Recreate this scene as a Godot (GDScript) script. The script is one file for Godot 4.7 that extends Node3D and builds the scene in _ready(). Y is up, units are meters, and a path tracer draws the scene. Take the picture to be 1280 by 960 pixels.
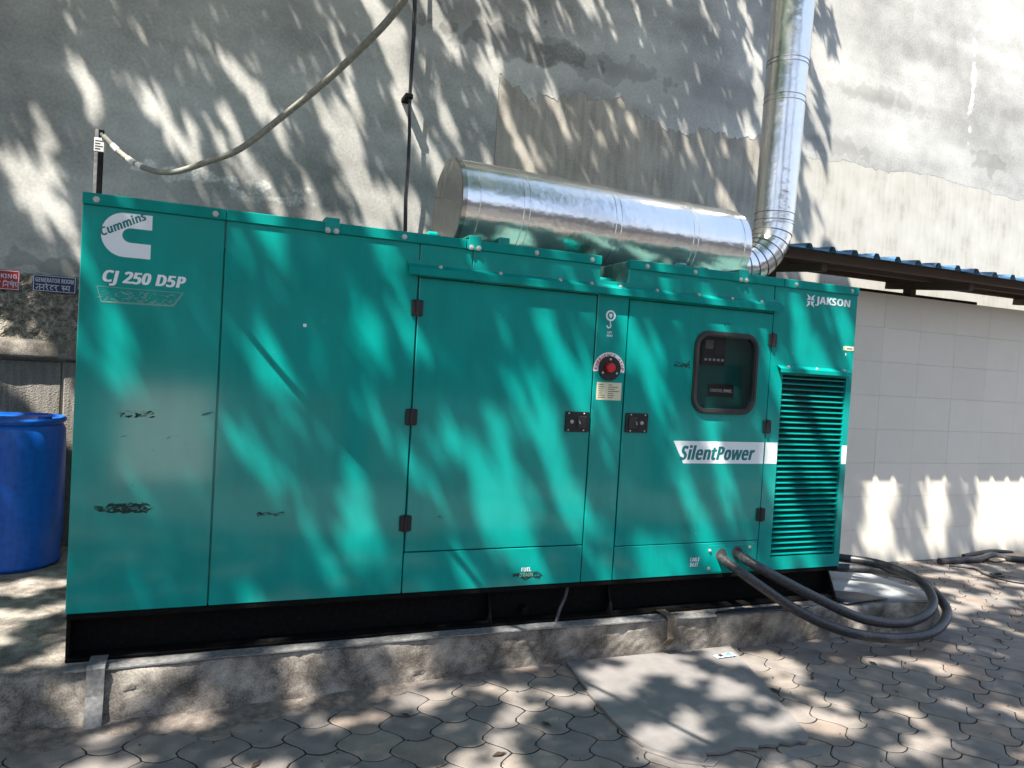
extends Node3D

# ---------------------------------------------------------------- light and sun direction
const SUN := Vector3(1.35, -2.6, -1.0)
const GROUND := -0.47
const WALL_Z := -2.25
const TILE_Z := -1.45

var rng := RandomNumberGenerator.new()
var taken := {}
var M := {}
var cam: Camera3D


func _ready() -> void:
	rng.seed = 7
	setup_camera()
	setup_light()
	make_materials()
	build_ground()
	build_back_wall()
	build_tiled_wall()
	build_plinth()
	build_shed_roof()
	build_generator()
	build_silencer()
	build_small_things()
	build_trees()


func setup_camera() -> void:
	cam = Camera3D.new()
	cam.name = "camera"
	cam.transform = Transform3D(Basis(Vector3(0.92582, 0.05849, 0.37340), Vector3(-0.04414, 0.99792, -0.04688), Vector3(-0.37537, 0.02692, 0.92648)), Vector3(0.5698, 1.2503, 3.808))
	cam.fov = 54.86
	cam.near = 0.05
	cam.far = 300.0
	add_child(cam)
	cam.current = true


func setup_light() -> void:
	var env := Environment.new()
	env.background_mode = Environment.BG_SKY
	var sky := Sky.new()
	var sm := ProceduralSkyMaterial.new()
	sm.sky_top_color = Color(0.6, 0.69, 0.83)
	sm.sky_horizon_color = Color(0.9, 0.92, 0.94)
	sm.sky_curve = 0.14
	sm.ground_bottom_color = Color(0.3, 0.28, 0.26)
	sm.ground_horizon_color = Color(0.5, 0.5, 0.5)
	sm.sky_energy_multiplier = 0.95
	sm.sun_angle_max = 12.0
	sky.sky_material = sm
	env.sky = sky
	env.background_energy_multiplier = 0.74
	env.tonemap_mode = Environment.TONE_MAPPER_LINEAR
	env.tonemap_exposure = 3.3
	env.sdfgi_enabled = true
	env.ssao_enabled = true
	env.ssil_enabled = true
	var we := WorldEnvironment.new()
	we.environment = env
	we.name = "world_environment"
	add_child(we)
	var sun := DirectionalLight3D.new()
	sun.name = "sun"
	sun.light_energy = 1.55
	sun.light_color = Color(1.0, 0.975, 0.94)
	sun.light_angular_distance = 0.53
	sun.shadow_enabled = true
	add_child(sun)
	sun.look_at_from_position(Vector3(-13.5, 26, 10), Vector3(-13.5, 26, 10) + SUN, Vector3.UP)


# ---------------------------------------------------------------- scene tree helpers
func numbered(called: String) -> String:
	if not taken.has(called):
		taken[called] = 0
		return called
	taken[called] += 1
	return "%s_%03d" % [called, taken[called]]


func part_name(called: String, parent: Node) -> String:
	if parent == self:
		return numbered(called)
	if not parent.has_node(called):
		return called
	var n := 1
	if parent.has_meta("count_" + called):
		n = parent.get_meta("count_" + called) + 1
	while parent.has_node("%s_%03d" % [called, n]):
		n += 1
	return "%s_%03d" % [called, n]


func put(called: String, mesh: Mesh, mat: Material, parent: Node = self, at := Transform3D()) -> MeshInstance3D:
	var o := MeshInstance3D.new()
	o.mesh = mesh
	o.material_override = mat
	o.transform = at
	o.name = part_name(called, parent)
	parent.add_child(o, true)
	return o


func thing(called: String, label: String, category: String, at := Vector3.ZERO, group := "") -> Node3D:
	var o := Node3D.new()
	o.name = numbered(called)
	o.position = at
	add_child(o)
	tag(o, label, category, group)
	return o


func tag(o: Node, label: String, category: String, group := "") -> void:
	o.set_meta("label", label)
	o.set_meta("category", category)
	if group:
		o.set_meta("group", group)


# ---------------------------------------------------------------- mesh helpers
func begin(smooth := -1) -> SurfaceTool:
	var s := SurfaceTool.new()
	s.begin(Mesh.PRIMITIVE_TRIANGLES)
	s.set_smooth_group(smooth)
	return s


func done(s: SurfaceTool) -> ArrayMesh:
	s.generate_normals()
	return s.commit()


func tri(s: SurfaceTool, a: Vector3, b: Vector3, c: Vector3) -> void:
	s.add_vertex(a)
	s.add_vertex(b)
	s.add_vertex(c)


func quad(s: SurfaceTool, a: Vector3, b: Vector3, c: Vector3, d: Vector3) -> void:
	tri(s, a, b, c)
	tri(s, a, c, d)


# chamfered box between lo and hi, optionally through a transform
func box(s: SurfaceTool, lo: Vector3, hi: Vector3, bev := 0.0, xf := Transform3D()) -> void:
	var b := minf(bev, minf(hi.x - lo.x, minf(hi.y - lo.y, hi.z - lo.z)) * 0.45)
	var c := (lo + hi) * 0.5
	var h := (hi - lo) * 0.5
	for axis in 3:
		var u := (axis + 1) % 3
		var v := (axis + 2) % 3
		for sg in [-1.0, 1.0]:
			var q: Array[Vector3] = []
			for k in [[-1, -1], [-1, 1], [1, 1], [1, -1]]:
				var e := Vector3.ZERO
				e[axis] = sg * h[axis]
				e[u] = k[0] * (h[u] - b)
				e[v] = k[1] * (h[v] - b)
				q.append(xf * (c + e))
			if sg > 0:
				quad(s, q[0], q[1], q[2], q[3])
			else:
				quad(s, q[3], q[2], q[1], q[0])
	if b <= 0.0:
		return
	for axis in 3:
		var u := (axis + 1) % 3
		var v := (axis + 2) % 3
		for su in [-1.0, 1.0]:
			for sv in [-1.0, 1.0]:
				var e := [Vector3.ZERO, Vector3.ZERO, Vector3.ZERO, Vector3.ZERO]
				for k in 4:
					e[k][axis] = (h[axis] - b) * (-1.0 if k < 2 else 1.0)
					var first: bool = k == 0 or k == 3
					e[k][u] = su * (h[u] if first else h[u] - b)
					e[k][v] = sv * (h[v] - b if first else h[v])
				var q: Array[Vector3] = []
				for k in 4:
					q.append(xf * (c + e[k]))
				if su * sv > 0:
					quad(s, q[0], q[3], q[2], q[1])
				else:
					quad(s, q[0], q[1], q[2], q[3])
	for sx in [-1.0, 1.0]:
		for sy in [-1.0, 1.0]:
			for sz in [-1.0, 1.0]:
				var p0 := xf * (c + Vector3(sx * h.x, sy * (h.y - b), sz * (h.z - b)))
				var p1 := xf * (c + Vector3(sx * (h.x - b), sy * h.y, sz * (h.z - b)))
				var p2 := xf * (c + Vector3(sx * (h.x - b), sy * (h.y - b), sz * h.z))
				if sx * sy * sz > 0:
					tri(s, p0, p2, p1)
				else:
					tri(s, p0, p1, p2)


func box_mesh(lo: Vector3, hi: Vector3, bev := 0.003, xf := Transform3D()) -> ArrayMesh:
	var s := begin()
	box(s, lo, hi, bev, xf)
	return done(s)


# tube along a polyline, radii may vary
func tube(s: SurfaceTool, pts: PackedVector3Array, radii: Array, sides := 12, caps := true) -> void:
	var n := pts.size()
	var t0 := (pts[1] - pts[0]).normalized()
	var up := Vector3.UP if absf(t0.y) < 0.9 else Vector3.RIGHT
	var side := t0.cross(up).normalized()
	var rings := []
	for i in n:
		var t: Vector3
		if i == 0:
			t = t0
		elif i == n - 1:
			t = (pts[i] - pts[i - 1]).normalized()
		else:
			t = (pts[i + 1] - pts[i - 1]).normalized()
		side = (side - t * side.dot(t)).normalized()
		var other := t.cross(side)
		var r: float = radii[mini(i, radii.size() - 1)]
		var ring := PackedVector3Array()
		for k in sides:
			var a := TAU * k / sides
			ring.append(pts[i] + (side * cos(a) + other * sin(a)) * r)
		rings.append(ring)
	s.set_smooth_group(1)
	for i in n - 1:
		for k in sides:
			var k2 := (k + 1) % sides
			quad(s, rings[i][k], rings[i + 1][k], rings[i + 1][k2], rings[i][k2])
	if caps:
		s.set_smooth_group(-1)
		for k in sides:
			var k2 := (k + 1) % sides
			tri(s, pts[0], rings[0][k], rings[0][k2])
			tri(s, pts[n - 1], rings[n - 1][k2], rings[n - 1][k])


func tube_mesh(pts: PackedVector3Array, radii: Array, sides := 12) -> ArrayMesh:
	var s := begin()
	tube(s, pts, radii, sides)
	return done(s)


func smooth_path(raw: Array, per := 8) -> PackedVector3Array:
	var c := Curve3D.new()
	for i in raw.size():
		var a: Vector3 = raw[maxi(i - 1, 0)]
		var b: Vector3 = raw[mini(i + 1, raw.size() - 1)]
		var t: Vector3 = (b - a) / 6.0
		c.add_point(raw[i], -t, t)
	var out := PackedVector3Array()
	for i in (raw.size() - 1) * per + 1:
		out.append(c.sample(mini(i / per, raw.size() - 2), float(i) / per - mini(i / per, raw.size() - 2)))
	return out


# surface of revolution about an axis: profile of (along, radius)
func lathe(s: SurfaceTool, profile: Array, xf := Transform3D(), sides := 48, smooth := true) -> void:
	for i in profile.size() - 1:
		s.set_smooth_group(10 + i if not smooth else 3)
		var a: Vector2 = profile[i]
		var b: Vector2 = profile[i + 1]
		for k in sides:
			var t0 := TAU * k / sides
			var t1 := TAU * (k + 1) / sides
			var p := [Vector3(a.y * cos(t0), a.x, a.y * sin(t0)), Vector3(b.y * cos(t0), b.x, b.y * sin(t0)), Vector3(b.y * cos(t1), b.x, b.y * sin(t1)), Vector3(a.y * cos(t1), a.x, a.y * sin(t1))]
			for m in 4:
				p[m] = xf * p[m]
			if a.y > 1e-6 and b.y > 1e-6:
				quad(s, p[0], p[3], p[2], p[1])
			elif a.y > 1e-6:
				tri(s, p[0], p[3], p[1])
			else:
				tri(s, p[0], p[2], p[1])


# prism of a 2D polygon lying in xy, from z0 to z1
func prism(s: SurfaceTool, poly: PackedVector2Array, z0: float, z1: float, xf := Transform3D()) -> void:
	var pts := poly.duplicate()
	if Geometry2D.is_polygon_clockwise(pts):
		pts.reverse()
	var idx := Geometry2D.triangulate_polygon(pts)
	for i in range(0, idx.size(), 3):
		var t := [pts[idx[i]], pts[idx[i + 1]], pts[idx[i + 2]]]
		if (t[1] - t[0]).cross(t[2] - t[0]) > 0:
			t = [t[0], t[2], t[1]]
		tri(s, xf * Vector3(t[0].x, t[0].y, z1), xf * Vector3(t[1].x, t[1].y, z1), xf * Vector3(t[2].x, t[2].y, z1))
		tri(s, xf * Vector3(t[0].x, t[0].y, z0), xf * Vector3(t[2].x, t[2].y, z0), xf * Vector3(t[1].x, t[1].y, z0))
	for i in pts.size():
		var a := pts[i]
		var b := pts[(i + 1) % pts.size()]
		quad(s, xf * Vector3(a.x, a.y, z0), xf * Vector3(a.x, a.y, z1), xf * Vector3(b.x, b.y, z1), xf * Vector3(b.x, b.y, z0))


func prism_mesh(poly: PackedVector2Array, z0: float, z1: float, xf := Transform3D()) -> ArrayMesh:
	var s := begin()
	prism(s, poly, z0, z1, xf)
	return done(s)


func round_rect(lo: Vector2, hi: Vector2, r: float, seg := 8) -> PackedVector2Array:
	var out := PackedVector2Array()
	var cs := [Vector2(hi.x - r, hi.y - r), Vector2(lo.x + r, hi.y - r), Vector2(lo.x + r, lo.y + r), Vector2(hi.x - r, lo.y + r)]
	for q in 4:
		for k in seg + 1:
			var a := PI * 0.5 * (q + float(k) / seg)
			out.append(cs[q] + Vector2(cos(a), sin(a)) * r)
	return out


# a plate with a hole: loops of equal length, both counter-clockwise
func ring_plate(s: SurfaceTool, outer: PackedVector2Array, inner: PackedVector2Array, z0: float, z1: float) -> void:
	var n := outer.size()
	for i in n:
		var j := (i + 1) % n
		var a := outer[i]
		var b := outer[j]
		var c := inner[j]
		var d := inner[i]
		quad(s, Vector3(a.x, a.y, z1), Vector3(d.x, d.y, z1), Vector3(c.x, c.y, z1), Vector3(b.x, b.y, z1))
		quad(s, Vector3(a.x, a.y, z0), Vector3(b.x, b.y, z0), Vector3(c.x, c.y, z0), Vector3(d.x, d.y, z0))
		if a.distance_to(b) > 1e-6:
			quad(s, Vector3(a.x, a.y, z0), Vector3(a.x, a.y, z1), Vector3(b.x, b.y, z1), Vector3(b.x, b.y, z0))
		quad(s, Vector3(d.x, d.y, z0), Vector3(c.x, c.y, z0), Vector3(c.x, c.y, z1), Vector3(d.x, d.y, z1))


# the point of the rectangle seen from centre through each inner point
func rect_loop(lo: Vector2, hi: Vector2, inner: PackedVector2Array) -> PackedVector2Array:
	var out := PackedVector2Array()
	var seg := inner.size() / 4
	var corner := [hi, Vector2(lo.x, hi.y), lo, Vector2(hi.x, lo.y)]
	for i in inner.size():
		var q := i / seg
		var k := i % seg
		if k == 0:
			out.append(Vector2(hi.x, inner[i].y) if q == 0 else (Vector2(inner[i].x, hi.y) if q == 1 else (Vector2(lo.x, inner[i].y) if q == 2 else Vector2(inner[i].x, lo.y))))
		elif k == seg - 1:
			out.append(Vector2(inner[i].x, hi.y) if q == 0 else (Vector2(lo.x, inner[i].y) if q == 1 else (Vector2(inner[i].x, lo.y) if q == 2 else Vector2(hi.x, inner[i].y))))
		else:
			out.append(corner[q])
	return out


var font_bold: SystemFont
var font_plain: SystemFont


# lettering fitted to a width and a height, lower left corner at (x, y), optionally slanted or turned
func lettering(words: String, x: float, y: float, w: float, h: float, slant := 0.0, turn := 0.0, bold := true, deep := 0.0008, heavy := false) -> ArrayMesh:
	var tm := TextMesh.new()
	tm.text = words
	tm.font = font_bold if bold else font_plain
	tm.font_size = 64
	tm.pixel_size = 0.01
	tm.depth = 0.02
	tm.curve_step = 1.0
	var bb := tm.get_aabb()
	var sx := w / maxf(bb.size.x, 1e-4)
	var sy := h / maxf(bb.size.y, 1e-4)
	var to := Transform3D(Basis(Vector3(sx, 0, 0), Vector3(slant * sy, sy, 0), Vector3(0, 0, deep / 0.02)), Vector3.ZERO)
	to = to * Transform3D(Basis(), Vector3(-bb.position.x, -bb.position.y, -bb.position.z))
	to = Transform3D(Basis(Vector3(0, 0, 1), turn), Vector3(x, y, 0)) * to
	var s := SurfaceTool.new()
	s.begin(Mesh.PRIMITIVE_TRIANGLES)
	s.append_from(tm, 0, to)
	if heavy:
		for k in [-1.0, 1.0]:
			s.append_from(tm, 0, Transform3D(Basis(), Vector3(k * h * 0.028, 0, -0.00012 * (2.0 + k))) * to)
	return s.commit()


func sh(z: float) -> Transform3D:
	return Transform3D(Basis(), Vector3(0, 0, z))


# ---------------------------------------------------------------- materials
func noise_bytes(w: int, h: int, freq: float, oct: int, sd: int, kind := FastNoiseLite.TYPE_SIMPLEX_SMOOTH, fractal := FastNoiseLite.FRACTAL_FBM) -> PackedByteArray:
	var n := FastNoiseLite.new()
	n.noise_type = kind
	n.frequency = freq
	n.fractal_type = fractal
	n.fractal_octaves = oct
	n.seed = sd
	var im := n.get_seamless_image(w, h, false, false, 0.15, true)
	im.convert(Image.FORMAT_L8)
	return im.get_data()


# noise drawn out along one axis
func drawn_bytes(size: int, along_y: bool, factor: int, freq: float, oct: int, sd: int) -> PackedByteArray:
	var n := FastNoiseLite.new()
	n.frequency = freq
	n.fractal_octaves = oct
	n.seed = sd
	var im := n.get_seamless_image(size if along_y else size / factor, size / factor if along_y else size, false, false, 0.15, true)
	im.convert(Image.FORMAT_L8)
	im.resize(size, size, Image.INTERPOLATE_CUBIC)
	return im.get_data()


func lut(stops: Array) -> PackedByteArray:
	var g := Gradient.new()
	var offs := PackedFloat32Array()
	var cols := PackedColorArray()
	for s in stops:
		offs.append(s[0])
		cols.append(s[1])
	g.offsets = offs
	g.colors = cols
	var out := PackedByteArray()
	for i in 256:
		var c := g.sample(i / 255.0)
		out.append(int(c.r * 255))
		out.append(int(c.g * 255))
		out.append(int(c.b * 255))
	return out


# weighted sum of noise layers sent through a colour ramp; returns [colour texture, height texture]
func layered(size: int, layers: Array, stops: Array) -> Array:
	var t := lut(stops)
	var n := size * size
	var rgbs := PackedByteArray()
	rgbs.resize(n * 3)
	var hs := PackedByteArray()
	hs.resize(n)
	var ls: Array[PackedByteArray] = []
	var ws := PackedFloat32Array()
	for l in layers:
		ls.append(l[0])
		ws.append(l[1])
	var count := ls.size()
	var l0 := ls[0]
	var l1 := ls[mini(1, count - 1)]
	var l2 := ls[mini(2, count - 1)]
	var w0 := ws[0]
	var w1 := ws[1] if count > 1 else 0.0
	var w2 := ws[2] if count > 2 else 0.0
	var base := 127.5 * (1.0 - w0 - w1 - w2)
	for i in n:
		var v := clampi(int(base + w0 * l0[i] + w1 * l1[i] + w2 * l2[i]), 0, 255)
		hs[i] = v
		rgbs[i * 3] = t[v * 3]
		rgbs[i * 3 + 1] = t[v * 3 + 1]
		rgbs[i * 3 + 2] = t[v * 3 + 2]
	var a := ImageTexture.create_from_image(Image.create_from_data(size, size, false, Image.FORMAT_RGB8, rgbs))
	var b := ImageTexture.create_from_image(Image.create_from_data(size, size, false, Image.FORMAT_L8, hs))
	return [a, b]


func flat(c: Color, rough := 0.6, metal := 0.0, spec := 0.5) -> StandardMaterial3D:
	var m := StandardMaterial3D.new()
	m.albedo_color = c
	m.roughness = rough
	m.metallic = metal
	m.metallic_specular = spec
	return m


func textured(tex: Array, scale: float, relief_cm: float, rough := 0.9, world := true) -> StandardMaterial3D:
	var m := StandardMaterial3D.new()
	m.albedo_texture = tex[0]
	m.roughness = rough
	m.uv1_triplanar = true
	m.uv1_world_triplanar = world
	m.uv1_triplanar_sharpness = 6.0
	m.uv1_scale = Vector3.ONE * scale
	if relief_cm > 0.0:
		m.heightmap_enabled = true
		m.heightmap_texture = tex[1]
		m.heightmap_scale = relief_cm
	return m


func tinted(src: StandardMaterial3D, c: Color) -> StandardMaterial3D:
	var m: StandardMaterial3D = src.duplicate()
	m.albedo_color = c
	return m


func make_materials() -> void:
	font_bold = SystemFont.new()
	font_bold.font_names = PackedStringArray(["Droid Sans"])
	font_bold.font_weight = 700
	font_plain = SystemFont.new()
	font_plain.font_names = PackedStringArray(["Droid Sans"])
	var coarse := noise_bytes(512, 512, 0.008, 4, 11)
	var mid := noise_bytes(512, 512, 0.03, 4, 12)
	var fine := noise_bytes(512, 512, 0.16, 3, 13)
	var grit := noise_bytes(512, 512, 0.35, 2, 14)
	var cells := noise_bytes(512, 512, 0.06, 3, 15, FastNoiseLite.TYPE_CELLULAR)
	var ridge := noise_bytes(512, 512, 0.02, 5, 16, FastNoiseLite.TYPE_SIMPLEX_SMOOTH, FastNoiseLite.FRACTAL_RIDGED)
	var drips := drawn_bytes(512, true, 8, 0.05, 3, 17)
	var drips_fine := drawn_bytes(512, true, 16, 0.16, 2, 18)
	# cast concrete with dirt runs
	var t := layered(512, [[coarse, 0.7], [mid, 0.35], [fine, 0.4]], [[0.0, Color(0.22, 0.2, 0.18)], [0.35, Color(0.4, 0.375, 0.345)], [0.6, Color(0.53, 0.505, 0.465)], [1.0, Color(0.69, 0.66, 0.61)]])
	M.concrete = textured(t, 0.9, 0.3, 0.95)
	t = layered(512, [[cells, 0.8], [ridge, 0.6], [fine, 0.7]], [[0.0, Color(0.3, 0.285, 0.26)], [0.3, Color(0.46, 0.44, 0.4)], [0.65, Color(0.6, 0.57, 0.52)], [1.0, Color(0.76, 0.73, 0.67)]])
	M.broken = textured(t, 1.1, 2.0, 0.98)
	# rough unplastered wall with vertical runs
	t = layered(512, [[drips, 0.36], [coarse, 0.4], [fine, 0.32]], [[0.0, Color(0.4, 0.38, 0.345)], [0.25, Color(0.55, 0.53, 0.49)], [0.55, Color(0.64, 0.615, 0.57)], [1.0, Color(0.72, 0.7, 0.655)]])
	M.rough_wall = textured(t, 0.55, 0.12, 0.97)
	t = layered(512, [[drips, 0.32], [coarse, 0.55], [fine, 0.2]], [[0.0, Color(0.55, 0.53, 0.485)], [0.4, Color(0.665, 0.65, 0.61)], [1.0, Color(0.73, 0.72, 0.685)]])
	M.drip_wall = textured(t, 0.6, 0.06, 0.95)
	t = layered(512, [[drips, 0.5], [fine, 0.5], [grit, 0.3]], [[0.0, Color(0.35, 0.34, 0.31)], [0.5, Color(0.47, 0.45, 0.42)], [1.0, Color(0.6, 0.58, 0.54)]])
	M.old_panel = textured(t, 0.8, 0.8, 0.95)
	# pavers
	t = layered(512, [[coarse, 0.5], [fine, 0.35], [grit, 0.4]], [[0.0, Color(0.38, 0.365, 0.35)], [0.4, Color(0.53, 0.515, 0.5)], [0.7, Color(0.6, 0.58, 0.56)], [1.0, Color(0.7, 0.67, 0.64)]])
	M.paver = [tinted(textured(t, 1.3, 0.25, 0.85), Color(0.85, 0.825, 0.8)), tinted(textured(t, 1.3, 0.25, 0.85), Color(0.78, 0.765, 0.755)), tinted(textured(t, 1.3, 0.25, 0.85), Color(0.87, 0.835, 0.795)), tinted(textured(t, 1.3, 0.25, 0.85), Color(0.88, 0.82, 0.77))]
	t = layered(512, [[mid, 0.6], [fine, 0.5], [grit, 0.6]], [[0.0, Color(0.27, 0.245, 0.22)], [0.5, Color(0.42, 0.385, 0.355)], [1.0, Color(0.56, 0.52, 0.48)]])
	M.dirt = textured(t, 1.2, 0.6, 0.97)
	M.bed = tinted(textured(t, 1.2, 0.5, 1.0), Color(0.21, 0.19, 0.175))
	t = layered(512, [[coarse, 0.5], [mid, 0.3], [grit, 0.3]], [[0.0, Color(0.66, 0.65, 0.62)], [0.5, Color(0.75, 0.74, 0.71)], [1.0, Color(0.82, 0.81, 0.78)]])
	M.road = textured(t, 0.3, 0.3, 0.9)
	M.board = tinted(textured(t, 0.9, 0.08, 0.8), Color(0.6, 0.59, 0.6))
	M.asphalt = tinted(textured(t, 0.5, 0.3, 0.9), Color(0.36, 0.36, 0.37))
	M.slab = tinted(textured(t, 1.4, 0.03, 0.45), Color(0.78, 0.8, 0.84))
	# glazed tile
	t = layered(512, [[coarse, 0.3], [mid, 0.2], [fine, 0.1]], [[0.0, Color(0.855, 0.82, 0.765)], [0.5, Color(0.885, 0.855, 0.8)], [1.0, Color(0.9, 0.875, 0.825)]])
	M.tile = []
	for c in [1.0, 0.99, 0.978]:
		var m := tinted(textured(t, 0.5, 0.0), Color(c, c, c * 0.995))
		m.roughness = 0.4
		M.tile.append(m)
	M.grout = flat(Color(0.82, 0.79, 0.745), 0.95)
	# paint
	t = layered(512, [[coarse, 0.5], [drips, 0.3], [grit, 0.16]], [[0.0, Color(0.0, 0.49, 0.455)], [0.5, Color(0.0, 0.54, 0.505)], [1.0, Color(0.02, 0.575, 0.54)]])
	M.teal = textured(t, 0.6, 0.0, 0.34)
	M.teal.metallic_specular = 0.2
	M.teal.clearcoat_enabled = true
	M.teal.clearcoat = 0.8
	M.teal.clearcoat_roughness = 0.1
	M.teal.heightmap_enabled = true
	var wave := noise_bytes(512, 512, 0.006, 2, 31)
	M.teal.heightmap_texture = layered(512, [[wave, 1.0]], [[0.0, Color.BLACK], [1.0, Color.WHITE]])[1]
	M.teal.heightmap_scale = 0.35
	M.teal_dusty = tinted(M.teal, Color(0.93, 0.95, 0.95))
	M.teal_dusty.roughness = 0.55
	M.teal_dusty.clearcoat = 0.2
	M.roof_paint = textured(layered(512, [[mid, 0.6], [fine, 0.5]], [[0.0, Color(0.05, 0.42, 0.4)], [0.5, Color(0.3, 0.44, 0.41)], [1.0, Color(0.45, 0.46, 0.42)]]), 0.9, 0.0, 0.7)
	t = layered(512, [[mid, 0.6], [fine, 0.4], [grit, 0.4]], [[0.0, Color(0.03, 0.03, 0.03)], [0.6, Color(0.06, 0.06, 0.06)], [0.88, Color(0.12, 0.11, 0.1)], [1.0, Color(0.22, 0.2, 0.17)]])
	M.skid = textured(t, 2.0, 0.1, 0.6)
	M.skid.metallic_specular = 0.2
	M.black = flat(Color(0.06, 0.06, 0.065), 0.45)
	M.gasket = flat(Color(0.16, 0.16, 0.16), 0.38)
	M.inside = flat(Color(0.25, 0.26, 0.26), 0.9)
	M.rubber = textured(layered(512, [[mid, 0.5], [grit, 0.5]], [[0.0, Color(0.1, 0.1, 0.105)], [0.5, Color(0.18, 0.18, 0.19)], [1.0, Color(0.36, 0.35, 0.34)]]), 2.2, 0.06, 0.42)
	M.bolt = flat(Color(0.72, 0.71, 0.68), 0.5, 0.6)
	M.dull_steel = textured(layered(512, [[mid, 0.6], [grit, 0.4]], [[0.0, Color(0.34, 0.34, 0.33)], [0.5, Color(0.48, 0.48, 0.475)], [1.0, Color(0.62, 0.62, 0.61)]]), 2.0, 0.05, 0.55)
	M.dull_steel.metallic = 0.35
	# aluminium cladding
	t = layered(512, [[coarse, 0.25], [drips, 0.12], [fine, 0.06]], [[0.0, Color(0.82, 0.81, 0.79)], [0.5, Color(0.9, 0.895, 0.885)], [1.0, Color(0.95, 0.95, 0.945)]])
	M.cladding = textured(t, 0.8, 0.0, 0.22)
	M.cladding.metallic = 1.0
	M.cladding.heightmap_enabled = true
	M.cladding.heightmap_texture = layered(512, [[noise_bytes(512, 512, 0.02, 4, 41), 1.0]], [[0.0, Color.BLACK], [1.0, Color.WHITE]])[1]
	M.cladding.heightmap_scale = 0.22
	M.clad_seam = flat(Color(0.5, 0.49, 0.48), 0.45, 0.8)
	# decals and prints
	M.white_print = flat(Color(0.86, 0.88, 0.88), 0.45)
	M.teal_print = flat(Color(0.02, 0.42, 0.42), 0.4)
	M.red_print = flat(Color(0.7, 0.1, 0.12), 0.45)
	M.paper = flat(Color(0.8, 0.78, 0.66), 0.8)
	M.ink = flat(Color(0.12, 0.13, 0.15), 0.7)
	M.residue = flat(Color(0.06, 0.17, 0.15), 0.8)
	M.residue_pale = flat(Color(0.42, 0.58, 0.54), 0.8)
	M.red_button = flat(Color(0.78, 0.14, 0.16), 0.4)
	M.sign_blue = flat(Color(0.07, 0.1, 0.3), 0.35)
	M.sign_red = flat(Color(0.62, 0.09, 0.13), 0.35)
	M.sign_white = flat(Color(0.75, 0.77, 0.8), 0.5)
	# barrel
	t = layered(512, [[mid, 0.4], [drips, 0.35], [grit, 0.2]], [[0.0, Color(0.02, 0.18, 0.42)], [0.35, Color(0.02, 0.32, 0.68)], [0.8, Color(0.04, 0.38, 0.76)], [1.0, Color(0.3, 0.52, 0.76)]])
	M.barrel = textured(t, 1.1, 0.03, 0.42)
	M.roof_blue = textured(layered(512, [[mid, 0.5], [grit, 0.3]], [[0.0, Color(0.2, 0.34, 0.45)], [0.5, Color(0.28, 0.44, 0.57)], [1.0, Color(0.38, 0.5, 0.6)]]), 1.5, 0.0, 0.45)
	M.purlin = flat(Color(0.32, 0.26, 0.22), 0.8)
	M.hose = textured(layered(512, [[mid, 0.5], [grit, 0.6]], [[0.0, Color(0.28, 0.28, 0.26)], [0.4, Color(0.5, 0.5, 0.46)], [1.0, Color(0.66, 0.66, 0.6)]]), 3.0, 0.05, 0.7)
	M.tape = flat(Color(0.84, 0.83, 0.8), 0.6)
	M.bark = textured(layered(512, [[drips, 0.7], [fine, 0.5]], [[0.0, Color(0.2, 0.15, 0.11)], [1.0, Color(0.45, 0.37, 0.29)]]), 1.0, 2.0, 0.95)
	M.leaf = flat(Color(0.22, 0.36, 0.12), 0.5)
	M.leaf.backlight_enabled = true
	M.leaf.backlight = Color(0.35, 0.45, 0.12)
	M.glass = flat(Color(0.03, 0.04, 0.04, 0.25), 0.03)
	M.glass.transparency = BaseMaterial3D.TRANSPARENCY_ALPHA
	M.plaster = plaster_material()


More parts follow.
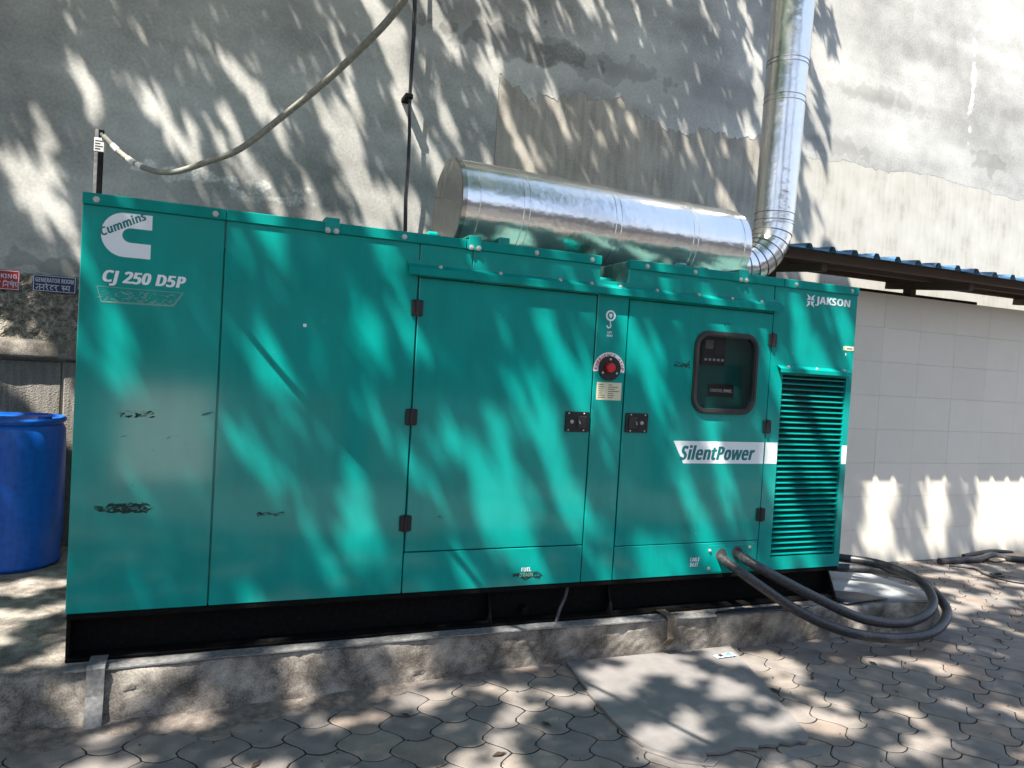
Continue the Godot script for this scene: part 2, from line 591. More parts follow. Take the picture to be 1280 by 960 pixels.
# the plastered part of the rear wall, mapped once over the whole wall: x -4..14 and y 1..8
func plaster_material() -> StandardMaterial3D:
	var w := 2048
	var h := 800
	var a := noise_bytes(w, h, 0.006, 4, 51)
	var b := noise_bytes(w, h, 0.035, 4, 52)
	var c := noise_bytes(w, h, 0.3, 2, 53)
	var sweep := FastNoiseLite.new()
	sweep.frequency = 0.02
	sweep.fractal_octaves = 3
	sweep.seed = 54
	var im := sweep.get_seamless_image(w / 8, h, false, false, 0.1, true)
	im.convert(Image.FORMAT_L8)
	im.resize(w, h, Image.INTERPOLATE_CUBIC)
	var d := im.get_data()
	var out := PackedByteArray()
	out.resize(w * h * 3)
	var hs := PackedByteArray()
	hs.resize(w * h)
	# stains seen on the photograph: centre x, y, half width, half height, strength (darker or paler)
	var stains := [[2.9, 4.05, 0.75, 0.14, -0.16], [3.7, 4.0, 0.7, 0.12, -0.12], [0.45, 2.52, 0.5, 0.05, 0.16], [0.95, 2.42, 0.3, 0.045, 0.14], [7.1, 4.35, 0.7, 0.1, -0.08], [8.9, 3.95, 0.35, 0.12, -0.1], [-0.4, 1.75, 0.35, 0.1, -0.14], [8.5, 4.9, 0.035, 0.6, 0.2], [6.5, 3.75, 0.6, 0.1, -0.08]]
	for y in h:
		var wy := 8.0 - 7.0 * y / h
		for x in w:
			var i := y * w + x
			var wx := -4.0 + 18.0 * x / w
			var v := 0.655 + (a[i] - 127) * 0.0009 + (b[i] - 127) * 0.0003 + (c[i] - 127) * 0.0004 + (d[i] - 127) * 0.0005
			for s in stains:
				var dx: float = absf(wx - s[0]) / s[2]
				var dy: float = absf(wy - s[1]) / s[3]
				if dx < 1.6 and dy < 2.2:
					var e := 1.0 - sqrt(dx * dx + dy * dy) + (b[i] - 127) * 0.009
					if e > 0.0:
						v += s[4] * minf(1.0, e * 5.0) * (0.75 + 0.004 * (c[i] - 127))
			v = clampf(v, 0.1, 0.95)
			hs[i] = clampi(int(127 + (b[i] - 127) * 0.4 + (c[i] - 127) * 0.25 + (d[i] - 127) * 0.5), 0, 255)
			out[i * 3] = int(v * 255)
			out[i * 3 + 1] = int(v * 253)
			out[i * 3 + 2] = int(v * 244)
	var m := StandardMaterial3D.new()
	m.albedo_texture = ImageTexture.create_from_image(Image.create_from_data(w, h, false, Image.FORMAT_RGB8, out))
	m.heightmap_enabled = true
	m.heightmap_texture = ImageTexture.create_from_image(Image.create_from_data(w, h, false, Image.FORMAT_L8, hs))
	m.heightmap_scale = 0.25
	m.roughness = 0.93
	return m


# ---------------------------------------------------------------- setting: ground
func in_view(p: Vector3, slack := 0.06) -> bool:
	var q := cam.transform.affine_inverse() * p
	if q.z > -0.2:
		return false
	var f := 1.9272
	return absf(q.x * f / -q.z) < 1.3333 + slack and absf(q.y * f / -q.z) < 1.0 + slack


func paver_mesh() -> ArrayMesh:
	var s := begin()
	var w := 0.215
	var l := 0.236
	var n := 8
	var amp := 0.043
	var loop: Array[Vector2] = []
	var gap := 0.0039
	for k in n:   # left side, running towards +z
		var t := float(k) / n
		loop.append(Vector2(-w / 2 + amp * cos(TAU * pow(t, 0.72)) + gap, -l / 2 + l * t))
	for k in n:   # far end, running towards +x
		var t := float(k) / n
		loop.append(Vector2(lerpf(-w / 2 + amp, w / 2 + amp * cos(TAU * pow(0.5, 0.72)), t), l / 2 + 0.027 * sin(PI * t) - gap))
	for k in n:   # right side, back
		var t := 1.0 - float(k) / n
		loop.append(Vector2(w / 2 + amp * cos(TAU * pow(fposmod(t + 0.5, 1.0), 0.72)) - gap, -l / 2 + l * t))
	for k in n:
		var t := 1.0 - float(k) / n
		loop.append(Vector2(lerpf(-w / 2 + amp, w / 2 + amp * cos(TAU * pow(0.5, 0.72)), t), -l / 2 + 0.027 * sin(PI * t) + gap))
	# corners belong to both sides: pull them in on both axes
	loop[0].y += gap
	loop[n].x += gap
	loop[2 * n].y -= gap
	loop[3 * n].x -= gap
	var c := loop.size()
	var ins: Array[Vector2] = []
	for i in c:
		var tan2 := (loop[(i + 1) % c] - loop[(i + c - 1) % c]).normalized()
		ins.append(loop[i] + Vector2(tan2.y, -tan2.x) * 0.004)
	for i in c:
		var j := (i + 1) % c
		var a := loop[i]
		var b := loop[j]
		var d := ins[i]
		var e := ins[j]
		tri(s, Vector3(0, 0, 0), Vector3(e.x, 0, e.y), Vector3(d.x, 0, d.y))
		quad(s, Vector3(d.x, 0, d.y), Vector3(e.x, 0, e.y), Vector3(b.x, -0.002, b.y), Vector3(a.x, -0.002, a.y))
		quad(s, Vector3(a.x, -0.002, a.y), Vector3(b.x, -0.002, b.y), Vector3(b.x, -0.035, b.y), Vector3(a.x, -0.035, a.y))
	return done(s)


func build_ground() -> void:
	# one sheet to the horizon, the bed under the pavers
	var s := begin()
	var e := 140.0
	quad(s, Vector3(-e, 0, -e), Vector3(e, 0, -e), Vector3(e, 0, e), Vector3(-e, 0, e))
	var ground := put("ground", done(s), M.bed, self, Transform3D(Basis(), Vector3(0, GROUND - 0.0026, 0)))
	ground.set_meta("kind", "structure")
	# the pale road in the open beyond the trees, behind the photographer
	s = begin()
	box(s, Vector3(-60, GROUND - 0.1, 6.3), Vector3(60, GROUND + 0.001, 60), 0.0)
	put("road", done(s), M.asphalt).set_meta("kind", "structure")
	s = begin()
	prism(s, PackedVector2Array([Vector2(-0.5, 6.35), Vector2(0.62, 6.35), Vector2(0.62, 31.5), Vector2(-2.9, 31.5)]), 0.0, 0.01, Transform3D(Basis(Vector3.RIGHT, Vector3(0, 0, 1), Vector3.UP), Vector3(0, GROUND - 0.003, 0)))
	put("path", done(s), tinted(M.road, Color(1.2, 1.2, 1.18))).set_meta("kind", "structure")
	var op := thing("facing_building", "plain beige building across the road behind the photographer", "building", Vector3(0, GROUND, 32.0))
	put("wall", box_mesh(Vector3(-40, -0.1, 0), Vector3(70, 8.5, 8), 0.02), flat(Color(0.5, 0.45, 0.4), 0.95), op)
	put("roof", box_mesh(Vector3(-40.3, 8.5, -0.4), Vector3(70.3, 8.8, 8.2), 0.02), M.road, op)
	var pane := flat(Color(0.06, 0.07, 0.08), 0.15)
	for r in 2:
		for c in 20:
			var wx := -24.0 + 3.5 * c
			var wy := 1.0 + 3.6 * r
			var fr := put("window", box_mesh(Vector3(wx, wy, -0.06), Vector3(wx + 1.4, wy + 1.5, 0.01), 0.01), M.dull_steel, op)
			put("pane", box_mesh(Vector3(wx + 0.07, wy + 0.07, -0.075), Vector3(wx + 1.33, wy + 1.43, -0.062), 0.0), pane, fr)
	var yard := Node3D.new()
	yard.name = numbered("paved_yard")
	add_child(yard)
	yard.set_meta("kind", "structure")
	yard.set_meta("label", "yard of interlocking wavy grey concrete pavers around the plinth")
	var mesh := paver_mesh()
	var spots := []
	for k in range(-26, 30):
		var z_first := fposmod(0.843 + 0.118 * k + 1.6, 0.236) - 1.6
		for j in 34:
			var x := 4.3035 + 0.215 * k
			var z := z_first + 0.236 * j
			if z > 6.15 or z < TILE_Z - 0.1:
				continue
			if x < 5.5 and z < plinth_line(x, true) - 0.12:
				continue
			spots.append(Vector3(x, GROUND, z))
	var near := []
	var rest := []
	for p in spots:
		if in_view(p):
			near.append(p)
		else:
			rest.append(p)
	near.sort_custom(func(a, b): return a.distance_squared_to(cam.position) < b.distance_squared_to(cam.position))
	while near.size() > 295:
		rest.append(near.pop_back())
	var places := func(p: Vector3) -> Transform3D:
		var b := Basis.from_euler(Vector3(rng.randf_range(-0.007, 0.007), rng.randf_range(-0.006, 0.006), rng.randf_range(-0.007, 0.007)))
		return Transform3D(b, p + Vector3(0, rng.randf_range(-0.0011, 0.0012), 0))
	for p in near:
		put("paver", mesh, M.paver[[0, 0, 1, 1, 2, 3][rng.randi() % 6]], yard, places.call(p))
	var mm := MultiMesh.new()
	mm.transform_format = MultiMesh.TRANSFORM_3D
	mm.mesh = mesh
	mm.instance_count = rest.size()
	for i in rest.size():
		mm.set_instance_transform(i, places.call(rest[i]))
	var mi := MultiMeshInstance3D.new()
	mi.multimesh = mm
	mi.material_override = M.paver[0]
	mi.name = "distant_pavers"
	mi.set_meta("kind", "stuff")
	yard.add_child(mi, true)
	# soil and spilt mortar lying over the joints near the plinth and along the tiled wall
	var n := FastNoiseLite.new()
	n.seed = 5
	n.frequency = 1.7
	n.fractal_octaves = 5
	s = begin(1)
	var cell := 0.03
	var hgt := func(x: float, z: float) -> float:
		var zb := plinth_line(x, true)
		var along := 1.0 - smoothstep(1.6, 3.2, x)
		var near_plinth := 1.0 - clampf((z - zb) / (0.1 + 0.4 * along), 0.0, 1.3)
		var wall_side := (1.0 - clampf((z - TILE_Z) / 0.75, 0.0, 1.3)) * smoothstep(5.2, 6.0, x)
		return maxf(near_plinth * (0.5 + 0.5 * along) if x < 5.5 else 0.0, wall_side * 0.8) * (0.027 + 0.006 * (1.0 - smoothstep(0.9, 2.0, x))) - 0.0225 + n.get_noise_2d(x, z) * 0.011
	for band in [[-3.0, 5.0, -0.2, 0.95], [5.5, 10.5, -1.46, -0.55]]:
		var nx := int((band[1] - band[0]) / cell)
		var nz := int((band[3] - band[2]) / cell)
		for i in nx:
			for j in nz:
				var x: float = band[0] + i * cell
				var z: float = band[2] + j * cell
				var q: Array[Vector3] = []
				var most := -1.0
				for k in [[0, 0], [1, 0], [1, 1], [0, 1]]:
					var px: float = x + k[0] * cell
					var pz: float = z + k[1] * cell
					var hh: float = hgt.call(px, pz)
					most = maxf(most, hh)
					q.append(Vector3(px, GROUND + hh, pz))
				if most > -0.004:
					quad(s, q[0], q[1], q[2], q[3])
	var soil := put("loose_soil", done(s), M.dirt)
	soil.set_meta("kind", "stuff")
	tag(soil, "sandy soil and spilt mortar over the joints by the plinth and wall", "soil")
	# dry leaves, twigs and grit on the yard
	s = begin()
	for k in 170:
		var x := rng.randf_range(0.2, 6.5)
		var z := rng.randf_range(0.2, 2.1)
		var a := rng.randf() * TAU
		var big := rng.randf() < 0.2
		var l := rng.randf_range(0.02, 0.045) if big else rng.randf_range(0.004, 0.009)
		var w := l * (rng.randf_range(0.2, 0.4) if big else 0.8)
		var u := Vector3(cos(a), 0, sin(a))
		var v := Vector3(-sin(a), 0, cos(a))
		var c := Vector3(x, GROUND + 0.006, z)
		var up := Vector3(0, rng.randf_range(0.002, 0.006), 0)
		tri(s, c - u * l, c + v * w + up, c)
		tri(s, c, c + v * w + up, c + u * l)
		tri(s, c - u * l, c, c - v * w + up)
		tri(s, c, c + u * l, c - v * w + up)
	var litter := put("leaf_litter", done(s), flat(Color(0.22, 0.16, 0.11), 0.9))
	litter.set_meta("kind", "stuff")
	tag(litter, "dry leaf bits and grit scattered on the pavers", "litter")


# ---------------------------------------------------------------- plinth: front edge in plan
func plinth_line(x: float, bottom: bool) -> float:
	var t := [[-4.0, 0.1, 0.13], [0.0, 0.085, 0.125], [1.1, 0.065, 0.095], [2.1, 0.05, 0.0], [2.6, 0.065, -0.005], [3.0, 0.085, 0.03], [3.5, 0.1, 0.045], [4.2, 0.095, 0.06], [4.6, 0.06, 0.06], [5.05, 0.035, 0.06], [5.4, 0.1, 0.11], [5.55, 0.1, 0.11], [9.0, 0.1, 0.11]]
	for i in t.size() - 1:
		if x <= t[i + 1][0]:
			var f: float = clampf((x - t[i][0]) / (t[i + 1][0] - t[i][0]), 0.0, 1.0)
			var k := 2 if bottom else 1
			return lerpf(t[i][k], t[i + 1][k], f)
	return 0.1


func build_plinth() -> void:
	var p := thing("concrete_plinth", "long cracked and stained concrete plinth under the green generator", "plinth")
	var n := FastNoiseLite.new()
	n.seed = 21
	n.frequency = 2.2
	n.fractal_octaves = 5
	var ridged := FastNoiseLite.new()
	ridged.seed = 23
	ridged.frequency = 0.9
	ridged.fractal_type = FastNoiseLite.FRACTAL_RIDGED
	ridged.fractal_octaves = 3
	var step := 0.018
	var x0 := -3.2
	var x1 := 5.55
	var nx := int((x1 - x0) / step)
	var rows := 15
	var s := begin(1)
	var cols := []
	for i in nx + 1:
		var x := x0 + (x1 - x0) * i / nx
		var zt := plinth_line(x, false)
		var zb := plinth_line(x, true)
		var top := -0.232 - 0.04 * smoothstep(4.5, 4.7, x)
		var bite := clampf(n.get_noise_2d(x * 0.9, 7.0) * 2.2 - 0.25, 0.0, 1.0)
		var ring := PackedVector3Array()
		for k in rows + 1:
			var f := float(k) / rows
			var y := lerpf(GROUND - 0.03, top, f)
			var z := lerpf(zb, zt, f)
			z += n.get_noise_2d(x * 2.0, y * 2.2) * 0.006 + n.get_noise_2d(x * 7.0, y * 7.0 + 40.0) * 0.004
			var crack := ridged.get_noise_2d(x * 0.8, y * 2.6)
			if crack > 0.8:
				z -= (crack - 0.8) * 0.12
			# broken arris
			z -= bite * smoothstep(0.6, 1.0, f) * 0.036
			y -= bite * smoothstep(0.8, 1.0, f) * 0.012
			if k == rows:
				z -= 0.008
			ring.append(Vector3(x, y, z))
		ring.append(Vector3(x, top + n.get_noise_2d(x * 3.0, 3.0) * 0.002, ring[rows].z - 0.05))
		ring.append(Vector3(x, top, -0.15))
		ring.append(Vector3(x, top, WALL_Z + 0.02))
		cols.append(ring)
	for i in nx:
		for k in rows + 3:
			if k < rows + 1 or i % 1 == 0:
				quad(s, cols[i][k], cols[i][k + 1], cols[i + 1][k + 1], cols[i + 1][k])
	var last: PackedVector3Array = cols[nx]
	s.set_smooth_group(-1)
	for k in range(1, last.size() - 1):
		tri(s, last[0], last[k], last[k + 1])
	tri(s, last[0], last[last.size() - 1], Vector3(x1, GROUND - 0.03, WALL_Z + 0.02))
	put("block", done(s), M.concrete, p)


# ---------------------------------------------------------------- rear wall
func plaster_edge(x: float, n: FastNoiseLite) -> float:
	var y := 1.72
	if x < -1.6:
		y = 1.62
	elif x < 0.2:
		y = 1.64
	elif x < 2.6:
		y = 1.62
	y += n.get_noise_2d(x * 2.5, 1.0) * 0.06
	if x > 2.72:
		y = 3.66 + n.get_noise_2d(x * 1.1, 9.0) * 0.22 + n.get_noise_2d(x * 9.0, 3.0) * 0.06 + n.get_noise_2d(x * 40.0, 5.0) * 0.03
		if x > 3.1 and x < 3.6:
			y += 0.1
		if x > 5.7:
			y = 3.62 + n.get_noise_2d(x * 0.8, 9.0) * 0.12 + n.get_noise_2d(x * 12.0, 3.0) * 0.025
	return y


func build_back_wall() -> void:
	var w := thing("rear_wall", "tall grey cement plastered building wall behind the generator", "wall")
	var n := FastNoiseLite.new()
	n.seed = 61
	n.frequency = 0.8
	n.fractal_octaves = 4
	put("masonry", box_mesh(Vector3(-6, GROUND - 0.1, WALL_Z - 0.4), Vector3(5.72, 9, WALL_Z), 0.0), M.rough_wall, w)
	put("masonry", box_mesh(Vector3(5.72, GROUND - 0.1, WALL_Z - 0.4), Vector3(14, 9, WALL_Z), 0.0), M.drip_wall, w)
	# plaster coat with a ragged lower edge, standing 14 mm proud of the masonry
	var s := begin()
	var step := 0.02
	var nx := int(18.0 / step)
	var zf := WALL_Z + 0.005
	for i in nx:
		var xa := -4.0 + i * step
		var xb := xa + step
		zf = WALL_Z + lerpf(0.0035, 0.0012, smoothstep(5.2, 5.9, xa))
		var ya := plaster_edge(xa, n)
		var yb := plaster_edge(xb, n)
		var pts := [Vector3(xa, ya, zf), Vector3(xa, 7.9, zf), Vector3(xb, 7.9, zf), Vector3(xb, yb, zf)]
		var low := [Vector3(xa, ya - 0.006, WALL_Z - 0.002), Vector3(xb, yb - 0.006, WALL_Z - 0.002)]
		for q in [[pts[0], pts[1], pts[2], pts[3]], [low[0], pts[0], pts[3], low[1]]]:
			for k in [0, 1, 2, 0, 2, 3]:
				var v: Vector3 = q[k]
				s.set_uv(Vector2((v.x + 4.0) / 18.0, (8.0 - v.y) / 7.0))
				s.add_vertex(v)
		if absf(ya - yb) > 0.5:
			var hi := maxf(ya, yb)
			var lo := minf(ya, yb)
			for v in [Vector3(xb, lo, zf), Vector3(xb, hi, zf), Vector3(xb, hi, WALL_Z), Vector3(xb, lo, zf), Vector3(xb, hi, WALL_Z), Vector3(xb, lo, WALL_Z)]:
				s.set_uv(Vector2((v.x + 4.0) / 18.0, (8.0 - v.y) / 7.0))
				s.add_vertex(v)
	put("plaster", done(s), M.plaster, w)
	# hacked strip of old concrete at the left, then a projecting ledge and a plain panel under it
	s = begin(1)
	var rows := 22
	var cols := 150
	var grid := []
	for i in cols + 1:
		var line := PackedVector3Array()
		for k in rows + 1:
			var x := -3.0 + 4.2 * i / cols
			var f := float(k) / rows
			var y := lerpf(1.2, 1.7, f)
			var z := WALL_Z + 0.02 + 0.035 * (1.0 - f)
			z += n.get_noise_2d(x * 9.0, y * 11.0) * 0.045 + n.get_noise_2d(x * 26.0, y * 30.0) * 0.016
			if k == 0 or k == rows:
				z = WALL_Z - 0.02 if k == rows else z
			line.append(Vector3(x, y, z))
		grid.append(line)
	for i in cols:
		for k in rows:
			quad(s, grid[i][k], grid[i][k + 1], grid[i + 1][k + 1], grid[i + 1][k])
	put("hacked_concrete", done(s), M.broken, w)
	s = begin(1)
	grid = []
	for i in cols + 1:
		var x := -3.0 + 4.2 * i / cols
		var line := PackedVector3Array()
		var wob := n.get_noise_2d(x * 6.0, 50.0) * 0.014 + n.get_noise_2d(x * 20.0, 70.0) * 0.006
		for q in [[1.235, 0.0], [1.228 + wob * 0.4, 0.085 + wob], [1.2, 0.1 + wob], [1.12, 0.1 + wob * 0.6], [1.095 + wob * 0.5, 0.09 + wob], [1.09, 0.0]]:
			line.append(Vector3(x, q[0], WALL_Z + q[1]))
		grid.append(line)
	for i in cols:
		for k in 5:
			quad(s, grid[i][k + 1], grid[i][k], grid[i + 1][k], grid[i + 1][k + 1])
	put("ledge", done(s), M.concrete, w)
	put("lower_panel", box_mesh(Vector3(-3.0, -0.3, WALL_Z - 0.05), Vector3(-0.42, 1.08, WALL_Z + 0.02), 0.006), M.old_panel, w)
	put("lower_pier", box_mesh(Vector3(-0.4, -0.3, WALL_Z - 0.05), Vector3(1.2, 1.085, WALL_Z + 0.045), 0.008), M.old_panel, w)


# ---------------------------------------------------------------- tiled wall on the right
func build_tiled_wall() -> void:
	var w := thing("tiled_wall", "low wall faced with large off-white glazed tiles right of the generator", "wall")
	put("wall_core", box_mesh(Vector3(4.95, GROUND - 0.1, TILE_Z - 0.22), Vector3(12.0, 2.128, TILE_Z - 0.009), 0.0), M.grout, w)
	for r in 8:
		for c in 14:
			var x := 5.04 + 0.488 * c
			var y := GROUND + 0.325 * r
			var lo := Vector3(x + 0.0007, y + 0.0007, TILE_Z - 0.012)
			var hi := Vector3(x + 0.4873, y + 0.3243, TILE_Z)
			var mid := (lo + hi) * 0.5
			var b := Basis.from_euler(Vector3(rng.randf_range(-0.0012, 0.0012), rng.randf_range(-0.0012, 0.0012), 0))
			var mesh := box_mesh(lo - mid, hi - mid, 0.0007)
			put("tile", mesh, M.tile[rng.randi() % 3], w, Transform3D(b, mid + Vector3(0, 0, rng.randf_range(-0.0008, 0.0008))))


# ---------------------------------------------------------------- shed roof over the tiled wall
func build_shed_roof() -> void:
	var r := thing("shed_roof", "blue corrugated metal shed roof over the tiled wall", "roof")
	var zf := -0.7
	var zb := -1.95
	var yf := 2.285
	var yb := 2.40
	var pitch := 0.235
	var prof: Array[Vector2] = []
	var x := 4.62
	while x < 11.5:
		prof.append(Vector2(x, 0.0))
		prof.append(Vector2(x + pitch - 0.075, 0.0))
		prof.append(Vector2(x + pitch - 0.055, 0.03))
		prof.append(Vector2(x + pitch - 0.02, 0.03))
		x += pitch
	var s := begin()
	var sag := FastNoiseLite.new()
	sag.seed = 3
	sag.frequency = 0.5
	for i in prof.size() - 1:
		var a := prof[i]
		var b := prof[i + 1]
		var fa := sag.get_noise_1d(a.x) * 0.02
		var fb := sag.get_noise_1d(b.x) * 0.02
		for up in [0.0, -0.0015]:
			var q := [Vector3(a.x, yf + a.y + fa + up, zf), Vector3(a.x, yb + a.y + up, zb), Vector3(b.x, yb + b.y + up, zb), Vector3(b.x, yf + b.y + fb + up, zf)]
			if up == 0.0:
				quad(s, q[0], q[1], q[2], q[3])
			else:
				quad(s, q[3], q[2], q[1], q[0])
		# rolled front lip of each pan
		if i % 4 == 0:
			quad(s, Vector3(a.x, yf + fa - 0.014, zf + 0.002), Vector3(a.x, yf + fa + 0.004, zf + 0.002), Vector3(b.x, yf + fb + 0.004, zf + 0.002), Vector3(b.x, yf + fb - 0.014, zf + 0.002))
	put("corrugated_sheet", done(s), M.roof_blue, r)
	var slope := func(z: float) -> float: return lerpf(yf, yb, (z - zf) / (zb - zf))
	for z in [-0.86, -1.32, -1.84]:
		var y: float = slope.call(z)
		put("purlin", box_mesh(Vector3(4.62, y - 0.075, z - 0.025), Vector3(11.4, y - 0.004, z + 0.025), 0.004), M.purlin, r)
	for px in [5.2, 6.95, 8.9, 10.8]:
		var ang := atan2(yb - yf, zf - zb)
		var xf := Transform3D(Basis(Vector3.RIGHT, ang), Vector3(px, slope.call(-1.3) - 0.11, -1.3))
		put("rafter", box_mesh(Vector3(-0.03, -0.035, -0.55), Vector3(0.03, 0.035, 0.38), 0.004, xf), M.purlin, r)
		put("post", box_mesh(Vector3(px - 0.04, 2.12, TILE_Z - 0.17), Vector3(px + 0.04, 2.27, TILE_Z - 0.08), 0.004), M.purlin, r)
	put("wall_plate", box_mesh(Vector3(6.15, 2.13, TILE_Z - 0.2), Vector3(7.9, 2.175, TILE_Z - 0.1), 0.006), tinted(M.old_panel, Color(0.55, 0.48, 0.42)), r)


# ---------------------------------------------------------------- generator
func bolt(parent: Node, at: Vector3, r := 0.011, tall := 0.008) -> void:
	if not M.has("bolt_mesh"):
		var s := begin()
		lathe(s, [Vector2(0, 1.35), Vector2(0.25, 1.35), Vector2(0.25, 0.9), Vector2(0.9, 0.85), Vector2(1.0, 0.65), Vector2(1.0, 0.0)], Transform3D(), 6, false)
		M.bolt_mesh = done(s)
	put("bolt", M.bolt_mesh, M.bolt, parent, Transform3D(Basis(Vector3(r, 0, 0), Vector3(0, 0, tall), Vector3(0, -r, 0)), at))


func plate(parent: Node, called: String, x0: float, x1: float, y0: float, y1: float, z := 0.0, mat: Material = null, thick := 0.022, bev := 0.003) -> MeshInstance3D:
	return put(called, box_mesh(Vector3(x0, y0, z - thick), Vector3(x1, y1, z), bev), mat if mat else M.teal, parent)


# thin sheet bent along a profile in (y, z), run along x
func bent_sheet(s: SurfaceTool, prof: Array, x0: float, x1: float, thick := 0.0025) -> void:
	for i in prof.size() - 1:
		var a: Vector2 = prof[i]
		var b: Vector2 = prof[i + 1]
		var n := (b - a).orthogonal().normalized() * thick
		var p := [Vector3(x0, a.x, a.y), Vector3(x1, a.x, a.y), Vector3(x1, b.x, b.y), Vector3(x0, b.x, b.y)]
		var o := Vector3(0, n.x, n.y)
		quad(s, p[0], p[1], p[2], p[3])
		quad(s, p[3] - o, p[2] - o, p[1] - o, p[0] - o)
		quad(s, p[0], p[3], p[3] - o, p[0] - o)
		quad(s, p[1], p[1] - o, p[2] - o, p[2])
		quad(s, p[3], p[2], p[2] - o, p[3] - o)
		quad(s, p[0], p[0] - o, p[1] - o, p[1])


func flecks(parent: Node, called: String, mat: Material, x0: float, x1: float, y0: float, y1: float, count: int, size: float, z := 0.0012) -> void:
	var s := begin()
	for k in count:
		var c := Vector2(rng.randf_range(x0, x1), rng.randf_range(y0, y1))
		var poly := PackedVector2Array()
		var m := rng.randi_range(5, 8)
		var stretch := rng.randf_range(0.7, 4.0)
		var turn := rng.randf_range(-0.5, 0.5) if rng.randf() < 0.7 else rng.randf() * PI
		var sz := size * (0.25 + 1.1 * pow(rng.randf(), 2.5))
		for i in m:
			var a := TAU * i / m
			var r := sz * rng.randf_range(0.3, 1.0)
			poly.append(c + Vector2(cos(a) * r * stretch, sin(a) * r / sqrt(stretch)).rotated(turn))
		prism(s, poly, z - 0.0008, z + 0.0002 * rng.randf())
	put(called, done(s), mat, parent).set_meta("kind", "stuff")


func hinge(parent: Node, x: float, y: float) -> void:
	var s := begin()
	box(s, Vector3(-0.032, -0.042, 0.0), Vector3(-0.004, 0.042, 0.014), 0.005)
	box(s, Vector3(0.004, -0.042, 0.0), Vector3(0.032, 0.042, 0.014), 0.005)
	tube(s, PackedVector3Array([Vector3(0, -0.044, 0.012), Vector3(0, 0.044, 0.012)]), [0.011], 10)
	put("hinge", done(s), M.black, parent, Transform3D(Basis(), Vector3(x, y, 0.001)))


func latch(parent: Node, x0: float, x1: float, y0: float, y1: float, flip: bool) -> void:
	var hold := put("latch", prism_mesh(round_rect(Vector2(x0, y0), Vector2(x1, y1), 0.008, 3), 0.0, 0.009), M.black, parent)
	var cx := (x0 + x1) * 0.5
	var cy := (y0 + y1) * 0.5
	var sg := -1.0 if flip else 1.0
	put("paddle", box_mesh(Vector3(cx + (0.0 if sg > 0 else -0.055), cy - 0.035, 0.0095), Vector3(cx + (0.055 if sg > 0 else 0.0), cy + 0.035, 0.017), 0.004), M.gasket, hold)
	var s := begin()
	lathe(s, [Vector2(0.006, 0.0), Vector2(0.006, 0.007), Vector2(0.0, 0.012)], Transform3D(), 16, false)
	put("lock", done(s), M.bolt, hold, Transform3D(Basis(Vector3(1, 0, 0), Vector3(0, 0, 1), Vector3(0, -1, 0)), Vector3(cx - 0.035 * sg, cy, 0.009)))
	put("key_slot", box_mesh(Vector3(-0.003, -0.011, 0.0), Vector3(0.003, 0.011, 0.008), 0.002, Transform3D(Basis(Vector3(0, 0, 1), 0.35), Vector3(cx + 0.008 * sg, cy - 0.002, 0.017))), M.bolt, hold)
	for k in 4:
		var c := Vector3(x0 + 0.02 + (x1 - x0 - 0.055) * (k % 2) + (0.0 if sg > 0 else 0.015), y0 + 0.01 + (y1 - y0 - 0.02) * (k / 2), 0.009)
		var b := begin()
		lathe(b, [Vector2(0.004, 0.0), Vector2(0.003, 0.004), Vector2(0.0, 0.0055)], Transform3D(), 10, true)
		put("screw", done(b), M.bolt, hold, Transform3D(Basis(Vector3(1, 0, 0), Vector3(0, 0, 1), Vector3(0, -1, 0)), c))


func arc_band(c: Vector2, r0: float, r1: float, a0: float, a1: float, seg := 24) -> PackedVector2Array:
	var out := PackedVector2Array()
	for i in seg + 1:
		var a := lerpf(a0, a1, float(i) / seg)
		out.append(c + Vector2(cos(a), sin(a)) * r1)
	for i in seg + 1:
		var a := lerpf(a1, a0, float(i) / seg)
		out.append(c + Vector2(cos(a), sin(a)) * r0)
	return out


func disc(c: Vector2, r: float, seg := 28) -> PackedVector2Array:
	var out := PackedVector2Array()
	for i in seg:
		out.append(c + Vector2(cos(TAU * i / seg), sin(TAU * i / seg)) * r)
	return out


